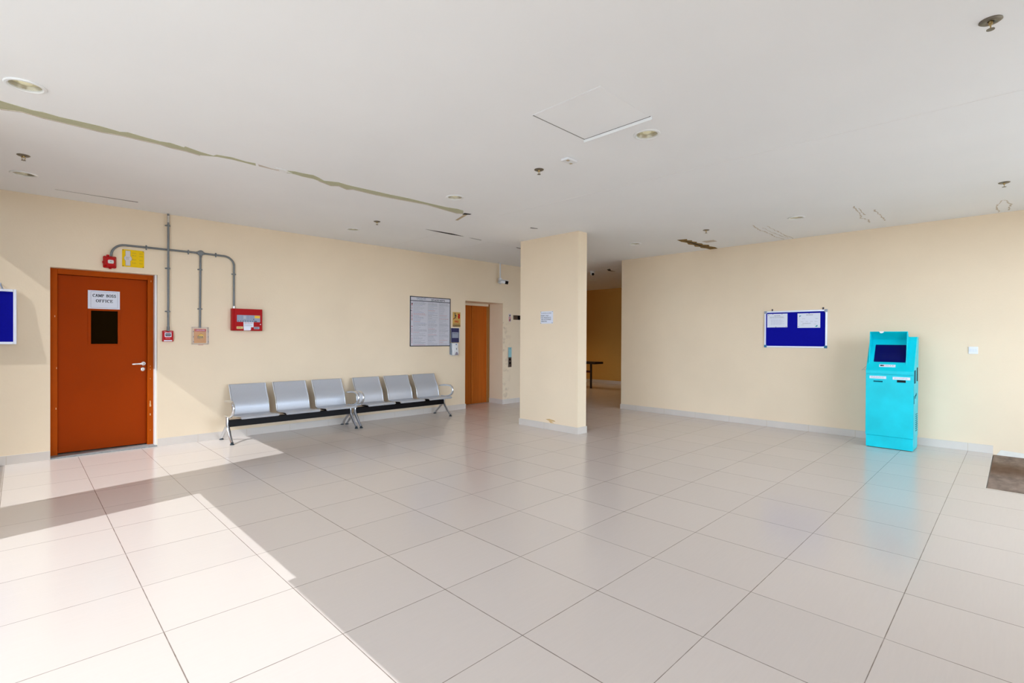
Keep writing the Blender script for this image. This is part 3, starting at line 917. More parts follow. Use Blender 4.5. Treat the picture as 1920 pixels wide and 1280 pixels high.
# conduits
PR = .0125
def saddle(b, x, z, horizontal=False):
    if horizontal:
        b.box(x - .008, x + .008, WL - .032, WL, z - .017, z + .017); b.box(x - .008, x + .008, WL - .006, WL, z - .030, z + .030)
    else:
        b.box(x - .017, x + .017, WL - .032, WL, z - .008, z + .008); b.box(x - .030, x + .030, WL - .006, WL, z - .008, z + .008)
s = thing('conduit', 'grey vertical conduit from ceiling down to the red call point', 'pipe', (.872, WL - .016, 1.47))
MB().tube([(.872, WL - .042, 1.47), (.872, WL - .042, H - .004)], PR, 16).build('pipe', MT['conduit'], s, smooth=True)
for z in (2.826, 2.278, 1.725):
    b = MB(); b.box(.872 - .017, .872 + .017, WL - .058, WL, z - .008, z + .008); b.box(.872 - .030, .872 + .030, WL - .006, WL, z - .008, z + .008); b.build('saddle', MT['conduit'], s, bevel=.003)
b = MB(); b.tube([(.872, WL - .0425, 2.86), (.872, WL - .0425, 2.945)], .0135, 14); b.build('paint_smear', mat('pale_paint_smear', (206, 198, 186), .7, noise=.3, nscale=40), s, smooth=True)
b = MB(); b.tube([(.872, WL - .042, 1.472), (.872, WL - .042, 1.53)], .016, 14); b.build('coupler', MT['conduit'], s, smooth=True)
s.location.y -= .0045
s = thing('conduit', 'grey bent conduit running over the door to the red control panel', 'pipe', (1.238, WL - .016, 2.52))
arc = []
ax_, r_ = .302, .135
for i in range(9):
    a = math.pi - i * math.pi / 2 / 8
    arc.append((ax_ + r_ + r_ * math.cos(a), WL - .016, 2.515 - r_ + r_ * math.sin(a)))
arc2 = []
for i in range(9):
    a = math.pi / 2 - i * math.pi / 2 / 8
    arc2.append((1.642 - .125 + .125 * math.cos(a), WL - .016, 2.512 - .125 + .125 * math.sin(a)))
pts = [(ax_, WL - .016, 2.366)] + arc + [(1.2, WL - .016, 2.518)]
MB().tube(pts, PR, 16).build('pipe', MT['conduit'], s, smooth=True)
MB().tube([(1.27, WL - .016, 2.517)] + arc2 + [(1.642, WL - .016, 1.79)], PR, 16).build('pipe', MT['conduit'], s, smooth=True)
b = MB(); b.lathe([(0, .034), (.030, .034), (.036, .030), (.036, 0), (0, 0)], (1.238, WL, 2.519), (0, -1, 0), 28)
b.tube([(1.19, WL - .016, 2.518), (1.286, WL - .016, 2.517)], .016, 14); b.tube([(1.238, WL - .016, 2.519), (1.238, WL - .016, 2.465)], .016, 14)
b.build('junction_box', MT['conduit'], s, smooth=True)
for x in (.648, 1.10, 1.42):
    b = MB(); saddle(b, x, 2.516, True); b.build('saddle', MT['conduit'], s, bevel=.003)
b = MB(); saddle(b, 1.642, 2.275); b.build('saddle', MT['conduit'], s, bevel=.003)
b = MB(); b.tube([(1.642, WL - .016, 1.792), (1.642, WL - .016, 1.83)], .0165, 14); b.build('coupler', MT['alu'], s, smooth=True)
s.location.y -= .004
s = thing('conduit', 'grey conduit dropping from round junction box to the clear cover', 'pipe', (1.232, WL - .016, 1.52))
MB().tube([(1.238, WL - .016, 2.463), (1.234, WL - .016, 1.9), (1.232, WL - .016, 1.52)], PR, 16).build('pipe', MT['conduit'], s, smooth=True)
for z in (2.299, 1.773):
    b = MB(); saddle(b, 1.234, z); b.build('saddle', MT['conduit'], s, bevel=.003)

# manual call point
s = thing('call_point', 'small red manual call point right of the office door', 'fire call point', (.87, WL, 1.34))
b = MB(); lbox(b, .812, .928, 1.338, 1.478, 0, .05); b.build('housing', MT['red'], s, bevel=.008, seg=3)
b = MB(); lbox(b, .834, .906, 1.398, 1.452, .0495, .054); wn_ = b.build('window_frame', MT['whiteframe'], s, bevel=.003)
b = MB(); lbox(b, .841, .899, 1.407, 1.443, .0535, .0555); b.build('press_plate', MT['ink'], wn_)
bars('L', .846, .894, 1.418, 1.434, 2, .0556, MT['ink_pale'], s, WL, .6, .1, 3)
bars('L', .842, .900, 1.376, 1.392, 2, .0502, mat('pink_print', (232, 130, 136), .5), s, WL, .5, .1, 3)
b = MB(); lbox(b, .826, .914, 1.343, 1.356, .0495, .0515); b.build('label', MT['paper'], s)
lettering('FIRE', 'L', .828, .852, 1.460, 1.467, .05, MT['paper'], s, WL)
lettering('FIRE', 'L', .888, .912, 1.460, 1.467, .05, MT['paper'], s, WL)

# clear covered break-glass
s = thing('covered_call_point', 'clear plastic cover over an amber and red call point', 'fire call point', (1.235, WL, 1.30))
b = MB(); lbox(b, 1.165, 1.305, 1.318, 1.508, 0, .018); b.build('backplate', MT['tanplate'], s, bevel=.003)
b = MB(); lbox(b, 1.172, 1.300, 1.472, 1.503, .018, .026); rb_ = b.build('header', MT['red'], s, bevel=.002)
lettering('FIRE ALARM', 'L', 1.19, 1.285, 1.480, 1.494, .026, MT['paper'], s, WL)
b = MB(); b.lathe([(0, .018), (.030, .016), (.036, 0)], (1.243, WL - .018, 1.405), (0, -1, 0), 28); b.build('button', MT['amber'], s, smooth=True)
b = MB(); lbox(b, 1.200, 1.262, 1.380, 1.410, .034, .038); b.build('label', MT['ink'], s)
bars('L', 1.204, 1.258, 1.384, 1.406, 3, .038, MT['amber'], s, WL, .5, .1, 3)
b = MB()
cx0, cx1, cz0, cz1 = 1.140, 1.328, 1.302, 1.528
lbox(b, cx0, cx1, cz0, cz1, .062, .065)
lbox(b, cx0, cx0 + .003, cz0, cz1, .002, .062); lbox(b, cx1 - .003, cx1, cz0, cz1, .002, .062)
lbox(b, cx0, cx1, cz0, cz0 + .003, .002, .062); lbox(b, cx0, cx1, cz1 - .003, cz1, .002, .062)
lbox(b, cx0 - .006, cx1 + .006, cz0 - .006, cz0 + .012, 0, .006); lbox(b, cx0 - .006, cx1 + .006, cz1 - .012, cz1 + .006, 0, .006)
lbox(b, cx0 - .006, cx0 + .012, cz0, cz1, 0, .006); lbox(b, cx1 - .012, cx1 + .006, cz0, cz1, 0, .006)
b.build('clear_cover', MT['clear'], s)
b = MB()
for z in (1.335, 1.40, 1.47):
    for x in (1.148, 1.320): lbox(b, x - .004, x + .004, z - .007, z + .007, .055, .066)
b.each('clip', MT['ink_grey'], s)
bars('L', 1.215, 1.275, 1.286, 1.296, 1, .001, MT['ink_red'], s, WL, .6, .1, 3)

# fire control panel
s = thing('fire_control_panel', 'red fire alarm control panel with paper notes taped on front', 'control panel', (1.80, WL, 1.49))
b = MB(); lbox(b, 1.604, 1.996, 1.490, 1.796, 0, .085); b.build('cabinet', MT['redmetal'], s, bevel=.006)
b = MB(); lbox(b, 1.628, 1.992, 1.494, 1.792, .085, .092); fd = b.build('door', MT['redmetal'], s, bevel=.004)
b = MB(); lbox(b, 1.660, 1.962, 1.612, 1.708, .092, .094)
dp = b.build('display', MT['display'], s, bevel=.0008)
b = MB()
for i in range(7): b.lathe([(0, .003), (.006, .003), (.0065, 0)], (1.676 + i * .031, WL - .094, 1.624), (0, -1, 0), 12)
lbox(b, 1.882, 1.918, 1.616, 1.630, .094, .0955); lbox(b, 1.872, 1.880, 1.640, 1.66, .094, .0955)
b.each('button', MT['buttons'], s)
b = MB()
for x in (1.702, 1.742, 1.784, 1.826): lbox(b, x, x + .0015, 1.64, 1.705, .094, .0946)
lbox(b, 1.742, 1.776, 1.655, 1.700, .094, .0948)
b.each('divider', MT['ink_pale'], s)
b = MB(); lbox(b, 1.888, 1.958, 1.668, 1.704, .094, .0955); b.build('yellow_label', MT['amber'], s, bevel=.0005)
b = MB(); lbox(b, 1.744, 1.874, 1.540, 1.612, .0925, .0945); nt_ = b.build('note', MT['paper'], s)
bars('L', 1.756, 1.866, 1.590, 1.606, 2, .0946, MT['ink_red'], s, WL, .5, .1, 4)
bars('L', 1.756, 1.866, 1.556, 1.582, 3, .0946, MT['ink_pale'], s, WL, .4, .3, 4)
b = MB(); b.prism([(1.744, WL - .0935, 1.543), (1.842, WL - .0935, 1.543), (1.838, WL - .096, 1.500), (1.822, WL - .0965, 1.494), (1.748, WL - .096, 1.492)], (0, .0008, 0)); b.build('note', mat('torn_blank_paper', (236, 236, 246), .6), s)
b = MB(); lbox(b, 1.656, 1.738, 1.514, 1.548, .092, .094); b.build('beige_label', MT['beige'], s)
bars('L', 1.664, 1.728, 1.522, 1.540, 2, .0941, MT['yellow2'], s, WL, .4, .2, 3)
b = MB(); lbox(b, 1.880, 1.952, 1.514, 1.546, .092, .094); b.build('name_plate', MT['greycap'], s)
bars('L', 1.886, 1.946, 1.520, 1.540, 2, .0941, MT['ink'], s, WL, .4, .2, 3)
b = MB(); b.lathe([(0, .004), (.006, .003), (.007, 0)], (1.966, WL - .092, 1.582), (0, -1, 0), 14); b.build('key_lock', MT['alu'], s, smooth=True)

# house rules board
s = thing('rules_board', 'large black-framed white board headed DO & DO NOT\'S', 'sign', (4.97, WL, 1.25))
rx0, rx1, rz0, rz1 = 4.520, 5.430, 1.247, 2.158
b = MB(); lbox(b, rx0, rx1, rz0, rz1, 0, .010); b.build('panel', mat('off_white_print_panel', (208, 206, 213), .35), s)
b = MB(); k = .014
lbox(b, rx0, rx0 + k, rz0, rz1, .004, .015); lbox(b, rx1 - k, rx1, rz0, rz1, .004, .015)
lbox(b, rx0, rx1, rz0, rz0 + k, .004, .015); lbox(b, rx0, rx1, rz1 - k, rz1, .004, .015)
lbox(b, rx0, rx1, 2.072, 2.084, .004, .0135)
b.build('frame', MT['ink'], s, bevel=.001)
lettering('GALADARI', 'L', 4.66, 4.86, 2.105, 2.140, .010, MT['logo'], s, WL)
bars('L', 4.72, 4.80, 2.090, 2.100, 1, .0102, MT['logo'], s, WL, .5, .1, 3)
lettering("DO & DO NOT'S", 'L', 4.985, 5.295, 2.092, 2.127, .010, MT['ink'], s, WL, .02)
b = MB()
for x in (4.585, 4.905, 5.16): lbox(b, x, x + .0025, rz0 + k, 2.07, .010, .0106)
nrow = 38
for i in range(1, nrow):
    z = 2.070 - (2.070 - rz0 - k) * i / nrow
    lbox(b, rx0 + k, rx1 - k, z, z + .0012, .010, .0105)
b.build('table_rules', MT['ink_pale'], s)
hh = (2.070 - rz0 - k) / nrow
cols = ((4.595, 4.885), (4.915, 5.145), (5.17, 5.405))
groups = {'row_grey': [], 'row_red': [], 'row_blue': [], 'ink_pale': []}
for i in range(nrow):
    z1_ = 2.070 - hh * i
    for ci, (a, c_) in enumerate(cols):
        heavy = i in (1, 2, 19, 20, 24, 25, 29)
        mk_ = 'row_grey' if heavy else random.choice(['row_grey', 'ink_pale', 'ink_pale', 'row_blue', 'row_red', 'ink_pale'])
        if ci == 2 and not heavy: mk_ = random.choice(['ink_pale', 'ink_pale', 'row_red'])
        groups[mk_].append((a, a + (c_ - a) * (random.uniform(.85, 1) if heavy else random.uniform(.35, .95)), z1_ - hh * .64, z1_ - hh * .36))
for mk_, L_ in groups.items():
    b = MB()
    for a, c_, z0_, z1_ in L_:
        x = a
        while x < c_ - .004:
            wl_ = min(random.uniform(.012, .05), c_ - x)
            lbox(b, x, x + wl_, z0_, z1_, .010, .0108); x += wl_ + .006
    b.build('text_lines', MT[mk_], s)
b = MB()
for i in range(2, nrow, 1):
    z = 2.070 - hh * (i + .5)
    if random.random() < .75:
        q = .009 if random.random() < .25 else .006
        lbox(b, 4.560 - q, 4.560 + q, z - q * .8, z + q * .8, .010, .0112)
b.build('symbols', MT['ink_red'], s)
b = MB(); b.lathe([(0, .001), (.014, .001), (.014, 0)], (4.562, WL - .010, 2.022), (0, -1, 0), 14); b.prism([(rx0 + k, WL - .0112, 1.905), (rx0 + k + .02, WL - .0112, 1.895), (rx0 + k, WL - .0112, 1.885)], (0, .001, 0)); b.each('symbols', MT['ink'], s)

# fire lift sign
s = thing('fire_sign', 'gold FIRE sign with running figure and red flame beside the lift', 'sign', (5.585, WL, 1.62))
b = MB(); lbox(b, 5.492, 5.684, 1.622, 1.908, 0, .004); b.build('plate', MT['signgold'], s, bevel=.001)
b = MB()
f = WL - .0046
b.lathe([(0, .0008), (.012, .0008), (.012, 0)], (5.548, WL - .004, 1.880), (0, -1, 0), 14)
b.prism([(5.540, f, 1.866), (5.560, f, 1.866), (5.572, f, 1.830), (5.558, f, 1.805), (5.545, f, 1.825)], (0, .0008, 0))
b.prism([(5.556, f, 1.815), (5.562, f, 1.800), (5.535, f, 1.778), (5.515, f, 1.770), (5.512, f, 1.782), (5.535, f, 1.795)], (0, .0008, 0))
b.prism([(5.570, f, 1.850), (5.592, f, 1.828), (5.588, f, 1.820), (5.562, f, 1.838)], (0, .0008, 0))
b.prism([(5.562, f, 1.812), (5.580, f, 1.790), (5.574, f, 1.782), (5.552, f, 1.804)], (0, .0008, 0))
lbox(b, 5.500, 5.676, 1.626, 1.660, .004, .0048)
b.build('figure', MT['ink'], s)
b = MB()
b.prism([(5.622, f, 1.785), (5.652, f, 1.778), (5.668, f, 1.80), (5.662, f, 1.83), (5.672, f, 1.85), (5.658, f, 1.868), (5.656, f, 1.89), (5.640, f, 1.872), (5.630, f, 1.885), (5.622, f, 1.86), (5.632, f, 1.84), (5.618, f, 1.82), (5.630, f, 1.802)], (0, .0008, 0))
b.prism([(5.508, f, 1.780), (5.520, f, 1.774), (5.512, f, 1.764), (5.502, f, 1.768)], (0, .0008, 0))
b.build('flame', MT['red'], s)
lettering('FIRE', 'L', 5.540, 5.636, 1.706, 1.738, .004, MT['red'], s, WL, .03)
lettering('IN CASE OF', 'L', 5.545, 5.632, 1.745, 1.758, .004, MT['ink_red'], s, WL)
lettering('DO NOT USE THE LIFT', 'L', 5.506, 5.672, 1.672, 1.690, .004, MT['ink'], s, WL)
bars('L', 5.508, 5.668, 1.632, 1.654, 1, .0048, MT['signgold'], s, WL, .55, .05, 4)

# navy box + soap dispenser
s = thing('access_reader', 'navy blue wall box with a grey window above the soap dispenser', 'wall box', (5.525, WL, 1.32))
b = MB(); lbox(b, 5.445, 5.650, 1.322, 1.600, 0, .028); b.build('backplate', MT['white'], s, bevel=.006)
b = MB(); lbox(b, 5.432, 5.622, 1.318, 1.594, .028, .040); b.build('cover', MT['navy'], s, bevel=.006)
b = MB(); lbox(b, 5.450, 5.604, 1.405, 1.515, .040, .042); b.build('label', MT['greycap'], s)
bars('L', 5.462, 5.592, 1.478, 1.502, 2, .0422, MT['ink'], s, WL, .3, .4, 3)
b = MB(); lbox(b, 5.455, 5.600, 1.468, 1.471, .042, .0426)
for x in (5.475, 5.520, 5.565): b.lathe([(0, .001), (.006, .001), (.006, 0)], (x, WL - .042, 1.44), (0, -1, 0), 10)
b.build('label_marks', MT['ink_grey'], s)
s = thing('soap_dispenser', 'white and grey soap dispenser on wall left of the lift', 'dispenser', (5.505, WL, 1.065))
b = MB(); b.prism([(5.420, WL, 1.085), (5.425, WL - .055, 1.075), (5.425, WL - .06, 1.15), (5.425, WL - .048, 1.22), (5.425, WL - .055, 1.305), (5.420, WL, 1.310)], (.02, 0, 0)); b.build('side_panel', MT['greyplast'], s, bevel=.004)
b = MB()
prof = [(WL, 1.062), (WL - .085, 1.066), (WL - .098, 1.10), (WL - .094, 1.16), (WL - .080, 1.22), (WL - .084, 1.28), (WL - .070, 1.306), (WL, 1.312)]
b.prism([(5.438, y, z) for y, z in prof], (.135, 0, 0)); b.build('body', MT['white'], s, bevel=.012, seg=3)
b = MB(); b.prism([(5.515 + x, WL - .099, 1.073 + z) for x, z in ((-.034, 0), (.040, 0), (.038, .03), (.022, .055), (.004, .064), (-.016, .052), (-.03, .03))], (0, .02, 0)); b.build('push_lever', mat('mauve_grey_plastic', (150, 138, 150), .4), s, bevel=.003)
b = MB(); lbox(b, 5.505, 5.535, 1.268, 1.288, .080, .086); b.build('emblem', MT['ink_blue'], s, bevel=.001)
b = MB(); b.prism([(5.512, WL - .094, 1.198), (5.524, WL - .094, 1.212), (5.528, WL - .094, 1.19), (5.520, WL - .096, 1.17)], (0, .012, 0)); b.build('drop_mark', MT['ink_grey'], s)

# items right of the lift
s = thing('fire_sign', 'small white and red lift sign on wall right of the lift', 'sign', (7.04, WL, 1.76))
b = MB(); lbox(b, 7.003, 7.080, 1.760, 1.932, 0, .004); b.build('plate', mat('pinkish_white_plate', (226, 206, 200), .4), s, bevel=.001)
b = MB(); lbox(b, 7.012, 7.071, 1.838, 1.852, .004, .0048); lbox(b, 7.02, 7.04, 1.77, 1.82, .004, .0048); b.each('red_mark', MT['red'], s)
b = MB(); b.prism([(7.030, WL - .0048, 1.87), (7.052, WL - .0048, 1.87), (7.060, WL - .0048, 1.90), (7.045, WL - .0048, 1.92), (7.028, WL - .0048, 1.90)], (0, .0008, 0)); lbox(b, 7.046, 7.066, 1.775, 1.825, .004, .0048); b.each('black_mark', MT['ink'], s)
s = thing('lift_indicator', 'dark floor indicator box beside the lift', 'indicator', (7.25, WL, 1.81))
b = MB(); lbox(b, 7.140, 7.372, 1.808, 1.906, 0, .012); b.build('housing', MT['steel'], s, bevel=.003)
b = MB(); lbox(b, 7.275, 7.365, 1.815, 1.899, .012, .015); sc = b.build('display', MT['black'], s, bevel=.002)
b = MB(); lbox(b, 7.296, 7.302, 1.828, 1.834, .015, .016); b.build('indicator_dot', MT['ink_pale'], sc)
s = thing('lift_call_panel', 'steel lift call panel half covered in pale blue film', 'control panel', (7.04, WL, .78))
b = MB(); lbox(b, 6.994, 7.092, .782, 1.208, 0, .012); b.build('plate', MT['steel'], s, bevel=.003)
b = MB(); lbox(b, 6.996, 7.090, .995, 1.206, .012, .0135); b.build('protective_film', MT['film'], s)
for z in (.945, .870):
    b = MB(); b.lathe([(0, .007), (.020, .006), (.023, 0)], (7.043, WL - .012, z), (0, -1, 0), 20); b.build('call_button', MT['black'], s, smooth=True)
b = MB(); lbox(b, 7.038, 7.048, 1.165, 1.19, .0135, .0142); b.build('arrow_mark', MT['ink'], s)

# bullet camera on ceiling pole
s = thing('security_camera', 'white bullet camera hanging from ceiling pole above the lift', 'security camera', (6.652, 4.76, H))
MB().tube([(6.652, 4.76, H), (6.652, 4.76, 2.60)], .014, 14).build('pole', MT['alu'], s, smooth=True)
b = MB(); b.lathe([(0, -.012), (.045, -.012), (.05, 0)], (6.652, 4.76, H), (0, 0, 1), 24); b.build('ceiling_plate', MT['white'], s, smooth=True)
b = MB(); b.box(6.624, 6.680, 4.732, 4.788, 2.60, 2.66); b.build('cable_box', MT['white'], s, bevel=.008)
b = MB(); b.tube([(6.63, 4.76, 2.60), (6.60, 4.752, 2.565), (6.66, 4.745, 2.545)], [.018, .024, .018], 12); b.build('swivel', MT['alu'], s, smooth=True)
cdv = Vector((.84, -.52, -.14)).normalized()
c0 = Vector((6.645, 4.745, 2.585))
MB().tube([c0, c0 + cdv * .11], .033, 20).build('camera_body', MT['white'], s, bevel=.004, smooth=True)
hdp = MB(); hdp.tube([c0 + cdv * .10, c0 + cdv * .165], .034, 20); ch = hdp.build('camera_head', MT['black'], s, smooth=True)
sh = MB(); up = Vector((0, 0, 1)); sd_ = cdv.cross(up).normalized(); up2 = sd_.cross(cdv)
sh.prism([c0 + up2 * .036 + sd_ * .036 - cdv * .01, c0 + up2 * .036 - sd_ * .036 - cdv * .01, c0 + up2 * .036 - sd_ * .036 + cdv * .175, c0 + up2 * .036 + sd_ * .036 + cdv * .175], up2 * .006)
sh.build('sun_shield', MT['white'], s)

# ================================================================== PIER SIGN
s = thing('permit_sign', 'small white printed notice screwed to the pier', 'sign', (PX0, 2.29, 1.63))
b = MB(); rbox(b, 2.158, 2.412, 1.632, 1.822, 0, .004, PX0); b.build('plate', MT['paper'], s, bevel=.001)
lettering('NO VISITORS ALLOWED', 'R', 2.398, 2.192, 1.783, 1.799, .004, MT['ink_grey'], s, PX0)
lettering('PERMIT ONLY', 'R', 2.405, 2.238, 1.743, 1.763, .004, MT['ink'], s, PX0)
lettering('FOR RESIDENTS', 'R', 2.405, 2.200, 1.714, 1.734, .004, MT['ink'], s, PX0)
lettering('AND AUTHORISED', 'R', 2.398, 2.196, 1.686, 1.706, .004, MT['ink'], s, PX0)
lettering('PERSONS', 'R', 2.398, 2.283, 1.657, 1.677, .004, MT['ink'], s, PX0)
b = MB()
for y, z in ((2.405, 1.815), (2.166, 1.815), (2.405, 1.639), (2.172, 1.642)): b.lathe([(0, .003), (.005, .003), (.005, 0)], (PX0 - .004, y, z), (-1, 0, 0), 10)
b.each('screw', MT['pin'], s)

# ================================================================== RIGHT WALL THINGS
s = thing('notice_board', 'blue felt notice board with two papers on the right wall', 'notice board', (WR, -.39, 1.28))
y1, y0, z0_, z1_ = .046, -.836, 1.278, 1.856
b = MB(); k = .024
rbox(b, y0, y0 + k, z0_, z1_, 0, .020); rbox(b, y1 - k, y1, z0_, z1_, 0, .020)
rbox(b, y0 + k, y1 - k, z0_, z0_ + k, 0, .020); rbox(b, y0 + k, y1 - k, z1_ - k, z1_, 0, .020)
b.build('frame', MT['whiteframe'], s, bevel=.003)
b = MB(); rbox(b, y0 + k, y1 - k, z0_ + k, z1_ - k, 0, .010); b.build('felt_panel', MT['felt'], s)
for (ya, za, m_) in ((y1, z1_, 'greycap'), (y0, z1_, 'greycap'), (y1, z0_, 'tealcap'), (y0, z0_, 'tealcap')):
    b = MB(); yy = ya - .036 if ya > -.4 else ya; zz = za - .036 if za > 1.5 else za
    rbox(b, yy - .003, yy + .039, zz - .003, zz + .039, .004, .024); b.build('corner_cap', MT[m_], s, bevel=.006)
for y in (-.07, -.78):
    b = MB(); b.tube([(WR, y, 1.878), (WR - .010, y, 1.876), (WR - .012, y, 1.852)], .008, 8); b.lathe([(0, .004), (.012, .003), (.012, 0)], (WR - .004, y, 1.879), (-1, 0, 0), 14); b.build('hanger', MT['pin'], s)
p_ = thing('notice_paper', 'white typed sheet pinned at the board\'s left', 'paper', (WR - .011, -.145, 1.60))
pb = WR - .010
b = MB(); rbox(b, -.293, .004, 1.597, 1.812, .001, .0025, pb); b.build('sheet', MT['paper'], p_)
bars('R', -.10, -.19, 1.775, 1.787, 1, .0026, MT['ink_grey'], p_, pb, .6, .05, 3)
bars('R', -.035, -.255, 1.742, 1.768, 3, .0026, MT['ink_pale'], p_, pb, .45, .15, 7)
bars('R', -.05, -.25, 1.635, 1.725, 7, .0026, mat('faint_print', (196, 196, 214), .6), p_, pb, .35, .3, 6)
b = MB()
for y, z in ((-.015, 1.795), (-.08, 1.806), (-.215, 1.806), (-.125, 1.602), (-.275, 1.607)): b.lathe([(0, .004), (.0045, .004), (.005, 0)], (pb - .0025, y, z), (-1, 0, 0), 10)
b.each('push_pin', MT['pin'], p_)
p_ = thing('notice_paper', 'white sheet with teal corner triangles pinned at the board\'s right', 'paper', (WR - .011, -.59, 1.59))
b = MB(); rbox(b, -.744, -.436, 1.585, 1.808, .001, .0025, pb); b.build('sheet', MT['paper'], p_)
b = MB(); b.prism([(pb - .0030, -.462, 1.775), (pb - .0030, -.490, 1.775), (pb - .0030, -.462, 1.750)], (.0006, 0, 0)); b.prism([(pb - .0030, -.708, 1.60), (pb - .0030, -.670, 1.60), (pb - .0030, -.708, 1.63)], (.0006, 0, 0)); b.each('corner_print', MT['tealink'], p_)
bars('R', -.555, -.655, 1.775, 1.790, 2, .0026, MT['ink_grey'], p_, pb, .5, .2, 4)
for ya, z in ((-.50, 1.73), (-.68, 1.73), (-.48, 1.685), (-.55, 1.687), (-.61, 1.687), (-.67, 1.685), (-.49, 1.635), (-.66, 1.645)):
    bars('R', ya, ya - .04, z - .012, z, 2, .0026, MT['ink_pale'], p_, pb, .4, .2, 3)
bars('R', -.505, -.625, 1.642, 1.662, 2, .0026, MT['ink_pale'], p_, pb, .4, .1, 5)
b = MB()
for y, z in ((-.595, 1.804), (-.45, 1.605), (-.73, 1.603)): b.lathe([(0, .004), (.0045, .004), (.005, 0)], (pb - .0025, y, z), (-1, 0, 0), 10)
b.each('push_pin', MT['pin'], p_)

s = thing('light_switch', 'white switch plate on wall right of the turquoise kiosk', 'switch', (WR, -2.44, 1.235))
b = MB(); rbox(b, -2.486, -2.396, 1.233, 1.323, 0, .009); b.build('plate', MT['white'], s, bevel=.003)
for i in range(3):
    b = MB(); y = -2.418 - i * .023; rbox(b, y - .0095, y + .0095, 1.258, 1.298, .009, .0125); b.build('rocker', MT['paper'], s, bevel=.001)

# ------------------------------------------------------------------ kiosk
KX, KY0, KY1, KB = 7.48, -1.925, -1.427, 7.88
s = thing('payment_kiosk', 'tall turquoise self-service kiosk with hooded dark screen', 'kiosk', (7.68, -1.675, 0))
b = MB(); b.prism([(KX + .008, KY0, .155), (KB, KY0, .155), (KB, KY0, 1.445), (7.74, KY0, 1.445), (KX + .003, KY0, 1.008), (KX + .003, KY0, .966), (KX + .008, KY0, .966)], (0, KY1 - KY0, 0))
b.build('cabinet', MT['kiosk'], s, bevel=.003)
b = MB(); b.box(KX, KX + .03, KY0, KY1, .160, .955); b.build('front_door', MT['kiosk'], s, bevel=.003)
b = MB(); b.box(KX - .004, KX + .03, KY0, KY1, .964, 1.006); b.build('front_lip', MT['kiosk'], s, bevel=.003)
b = MB(); b.box(KX + .006, KB - .004, KY0 + .004, KY1 - .004, .006, .155)
b.build('plinth', MT['kiosk'], s, bevel=.003)
b = MB(); b.box(KX + .02, KB - .02, KY0 + .02, KY1 - .02, 0, .007); b.each('feet', MT['black'], s)
pn = Vector((-.44, 0, .26)).normalized()       # outward normal of the sloping face
pu = Vector((.26, 0, .44)).normalized()        # up the slope
P0 = Vector((KX + .003, 0, 1.008))
def slope(t_, y, d): 
    q = P0 + pu * t_ + pn * d
    return (q.x, y, q.z)
def sbox(b, t0, t1, ya, yb, d0, d1):
    v = [b.bm.verts.new(slope(t_, y, d)) for t_ in (t0, t1) for y in (ya, yb) for d in (d0, d1)]
    for f in ((0, 1, 3, 2), (4, 6, 7, 5), (0, 4, 5, 1), (2, 3, 7, 6), (0, 2, 6, 4), (1, 5, 7, 3)):
        b.bm.faces.new([v[i] for i in f])
b = MB(); sbox(b, .125, .385, -1.832, -1.500, -.004, .003); scr = b.build('screen', MT['screen'], s, bevel=.002)
b = MB()
for t_ in (.18, .20, .222, .25): sbox(b, t_, t_ + .003, -1.78, -1.55, .003, .0036)
b.build('screen_lines', MT['screenline'], s)
hy0, hy1 = -1.848, -1.448
b = MB()
side = [(7.595, 1.507), (7.560, 1.30), (7.530, 1.082), (7.722, 1.405)]
for ya, yb in ((hy0, hy0 + .010), (hy1 - .010, hy1)):
    b.prism([(x, ya, z) for x, z in side], (0, yb - ya, 0))
b.prism([(7.592, hy0, 1.507), (7.722, hy0, 1.405), (7.730, hy0, 1.413), (7.598, hy0, 1.515)], (0, hy1 - hy0, 0))
b.build('screen_hood', MT['kiosk'], s, bevel=.001)
b = MB(); b.prism([(7.588, y, z) for y, z in ((-1.548, 1.516), (-1.602, 1.516), (-1.596, 1.502), (-1.578, 1.492), (-1.560, 1.494))], (.006, 0, 0)); b.build('white_sticker', MT['trimwhite'], s)
b = MB(); sbox(b, .052, .088, -1.735, -1.565, 0, .003); lb = b.build('name_strip', MT['paper'], s, bevel=.001)
b = MB(); sbox(b, .062, .080, -1.605, -1.575, .003, .0036); b.build('strip_logo', MT['ink'], lb)
b = MB(); sbox(b, .062, .080, -1.618, -1.607, .003, .0036); b.build('strip_logo', MT['ink_red'], lb)
b = MB()
for y in (-1.63, -1.65, -1.675, -1.70): sbox(b, .066, .076, y - .014, y, .003, .0036)
b.build('strip_text', MT['ink_pale'], lb)
for (ya, yb, za, zb) in ((-1.645, -1.468, .900, .934), (-1.890, -1.712, .897, .932)):
    b = MB(); b.box(KX - .003, KX, ya, yb, za, zb); l2 = b.build('slot_label', MT['paper'], s, bevel=.001)
    bars('R', yb - .015, ya + .015, za + .008, zb - .006, 2, .003, MT['ink_pale'], l2, KX, .4, .1, 6)
for (ya, yb, za, zb, m_) in ((-1.609, -1.512, .857, .873, 'kioskdark'), (-1.846, -1.757, .864, .893, 'black')):
    b = MB(); b.box(KX - .005, KX + .004, ya - .005, yb + .005, za - .005, zb + .005)
    l3 = b.build('slot_bezel', MT['kiosk'], s, bevel=.002)
    b = MB(); b.box(KX - .006, KX + .004, ya, yb, za, zb); b.build('slot', MT[m_], l3)
ys = KY0
b = MB(); b.box(7.515, 7.64, ys - .002, ys, .855, 1.02); b.build('side_hatch', MT['kioskdark'], s, bevel=.001)
b = MB(); b.box(7.735, 7.80, ys - .004, ys, .875, 1.05); b.build('side_slot', MT['black'], s, bevel=.001)
